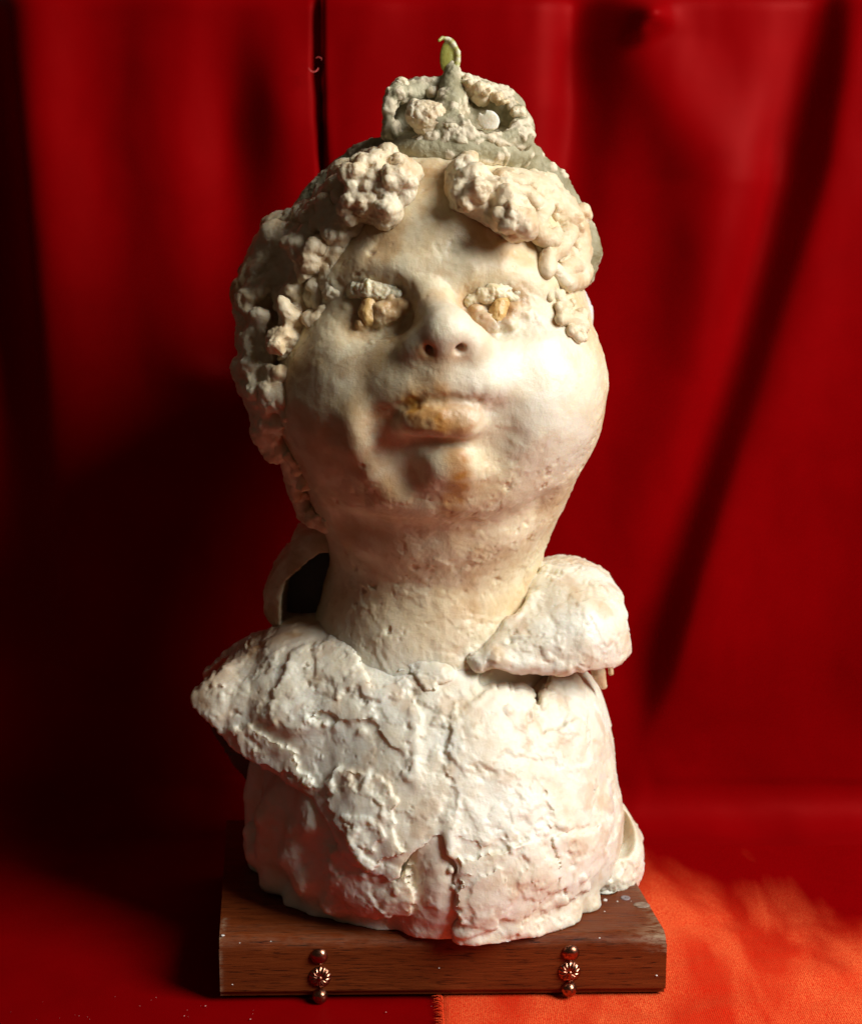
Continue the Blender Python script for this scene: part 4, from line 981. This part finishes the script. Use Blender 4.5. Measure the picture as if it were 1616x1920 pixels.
mk('chest_shell', V2, Q, WAXB, bust, {'tint': np.clip(edge_t+0.28*sstep(0.15, 0.55, fbm(V2/0.014, 81, 3)), 0, 1), 'cool': 0.5*near(V2, [at(1105, 1490, -0.05), at(1095, 1450, -0.05), at(1110, 1525, -0.05)], 0.010)*sstep(-0.2, 0.3, perlin(V2/0.006, 3))})
# thin sheet added behind the free shoulder, cavity shade put into its colour
shade_poly = [(384, 1312), (392, 1345), (412, 1385), (440, 1425), (466, 1456), (540, 1470), (540, 1400), (470, 1330), (430, 1300)]
s = Solid(); pl = poly2(shade_poly, 0.0, -0.006, -0.0015)
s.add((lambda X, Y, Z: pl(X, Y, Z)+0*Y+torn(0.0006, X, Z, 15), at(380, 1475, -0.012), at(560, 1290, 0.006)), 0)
lump_part('shoulder_shade', s, SHADEWAX, 0.0006, 0.6, (), 0.3, 0.2, 0.1, 520)
s = Solid(); s.add(chain([at(572, 1472, -0.062), at(584, 1488, -0.066), at(592, 1505, -0.068), at(600, 1522, -0.068)], [0.0006, 0.0010, 0.0009, 0.0004]), 0)
lump_part('straw', s, OCHRE, 0.0003, 0.1, (), 0.0, 0.0, 0.02, 521)
# ---- right shoulder cap
RB = Solid()
RB.add(ell(at(1075, 1180, -0.022), (0.030, 0.046, 0.0315), roty(0.25)), 0)
RB.add(ell(at(985, 1215, -0.045), (0.028, 0.024, 0.0135), roty(-0.45)), 0.018)
RB.add(ell(at(1040, 1110, -0.010), (0.022, 0.03, 0.014)), 0.015)
RB.add(chain([at(985, 1225, -0.055), at(930, 1240, -0.064), at(893, 1250, -0.066)], [0.014, 0.0095, 0.005]), 0.012)
RC = Solid(); RC.ops = list(RB.ops); RC.shell(0.006)
cap_poly = [(1010, 1052), (1060, 1052), (1100, 1066), (1152, 1082), (1160, 1105), (1174, 1130), (1170, 1168), (1184, 1190), (1186, 1222), (1160, 1236), (1128, 1238), (1112, 1242), (1080, 1256), (1062, 1270), (1030, 1266), (1000, 1258), (975, 1272), (940, 1262), (925, 1258), (905, 1272), (885, 1262), (872, 1240), (885, 1205), (930, 1170), (950, 1140), (972, 1110), (990, 1085)]
cap_poly = [(a, b, -0.078 if b > 1235 and a < 1000 else (-0.066 if b > 1235 and a < 1100 else -0.045)) for a, b in cap_poly]
pfr = poly2(cap_poly, -0.05, -0.2, 0.02)
RC.cut(lambda X, Y, Z: pfr(X, Y, Z)+torn(0.0013, X, Z, 11), 0.0015)
Sr = RB.S
for pts, r in (([(900, 1246, -1), (930, 1238, -1), (975, 1246, -1), (1010, 1244, -1), (1060, 1252, -1)], 2.4), ([(905, 1205, -1), (950, 1175, 0), (985, 1145, 0), (1000, 1120, 0)], 2.0), ([(886, 1236, 0), (894, 1250, 0)], 2.8), ([(1030, 1068, 0), (1060, 1072, 0)], 3.0), ([(940, 1175, 1), (965, 1160, 1)], 1.8)):
    RC.add(chain([Sr(*p) for p in pts], r*MM), 0.004)
lump_part('shoulder_cap', RC, WAXB, RES, 0.9, [(0.026, 0.9), (0.013, 0.5)], 0.6, 0.8, 0.06, 540, lambda V: 0.30*sstep(0.05, 0.5, fbm(V/0.012, 85, 3)), label='loose cap of wax over the right shoulder with a ragged lower edge', cth=0.28, csc=0.0026)
s = Solid(); s.add(chain([at(1112, 1235, -0.035), at(1122, 1262, -0.038), at(1131, 1286, -0.038)], [0.004, 0.0036, 0.0018]), 0)
s.add(chain([at(1142, 1230, -0.036), at(1145, 1262, -0.038)], [0.0016, 0.0014]), 0.001)
lump_part('wax_drip', s, WAXH, 0.0005, 0.2, (), 0.1, 0.1, 0.08, 560, lambda V: np.full(len(V), 0.25))
# ---- flap behind the neck on the left, the shade of its hollow painted on an inner piece
FB = Solid()
FB.add(ell(at(592, 1085, 0.004), (0.0265, 0.034, 0.031), roty(0.5)), 0)
FB.add(ell(at(560, 1120, 0.000), (0.016, 0.026, 0.016)), 0.01)
FB.add(ell(at(610, 1015, 0.0), (0.016, 0.024, 0.012)), 0.01)
flap_o = [(498, 1150), (494, 1110), (506, 1082), (512, 1060), (540, 1035), (546, 1002), (556, 988), (580, 984), (612, 972), (650, 985), (680, 1020), (680, 1180), (520, 1180)]
hole = [(528, 1170), (532, 1110), (540, 1080), (572, 1052), (604, 1030), (622, 1030), (640, 1042), (650, 1060), (640, 1180)]
FBp = Solid(); FBp.ops = list(FB.ops)
pfo = poly2(flap_o, -0.01); pfh = poly2(hole, -0.015, -0.2, 0.012)
FBp.cut(lambda X, Y, Z: pfo(X, Y, Z)+torn(0.0012, X, Z, 13), 0.002)
FBp.ops.append(('-', (pfh, None, None), 0.001))
lump_part('collar_flap', FBp, WAXH, RES, 0.5, [(0.012, 0.5)], 0.5, 0.3, 0.12, 580, htint(0.4, 44), label='curled flap standing hollow behind the neck on the left')
s = Solid(); s.add(ell(at(595, 1100, 0.012), (0.020, 0.006, 0.024)), 0)  # piece added to carry the painted shade inside the flap
lump_part('flap_shade', s, HOLLOW_SHADE, 0.001, 0.2, (), 0.1, 0.1, 0.1, 590)
# ---- folded flap low on the right side, open at the top
GB = Solid()
GB.add(ell(at(1120, 1600, -0.02), (0.022, 0.034, 0.029)), 0)
GB.add(chain([at(1118, 1470, -0.01), at(1150, 1530, -0.012), at(1182, 1570, -0.014), at(1190, 1610, -0.016), at(1165, 1660, -0.02)], [0.005, 0.0045, 0.0042, 0.0045, 0.006]), 0.004)
GB.add(chain([at(1135, 1580, -0.05), at(1160, 1590, -0.045), at(1188, 1592, -0.03)], [0.004, 0.0035, 0.003]), 0.004)
GB.sub(ell(at(1158, 1562, -0.035), (0.0095, 0.022, 0.010), roty(0.5)), 0.002)
for a, b, r in ((1132, 1545, 2.2), (1140, 1560, 2.6), (1138, 1582, 2.4), (1130, 1530, 2.2)): GB.add(ell(at(a, b, -0.052), r*MM), 0.0015)
lump_part('side_flap', GB, WAXB, RES, 0.9, [(0.018, 1.0), (0.008, 0.5)], 0.6, 0.5, 0.08, 600, lambda V: 0.35*near(V, [at(1160, 1565, -0.02)], 0.012), label='folded flap low on the right side with a hollow at its top')
for o in list(bust.children):
    o.matrix_parent_inverse = __import__('mathutils').Matrix.Translation(-bust.location)
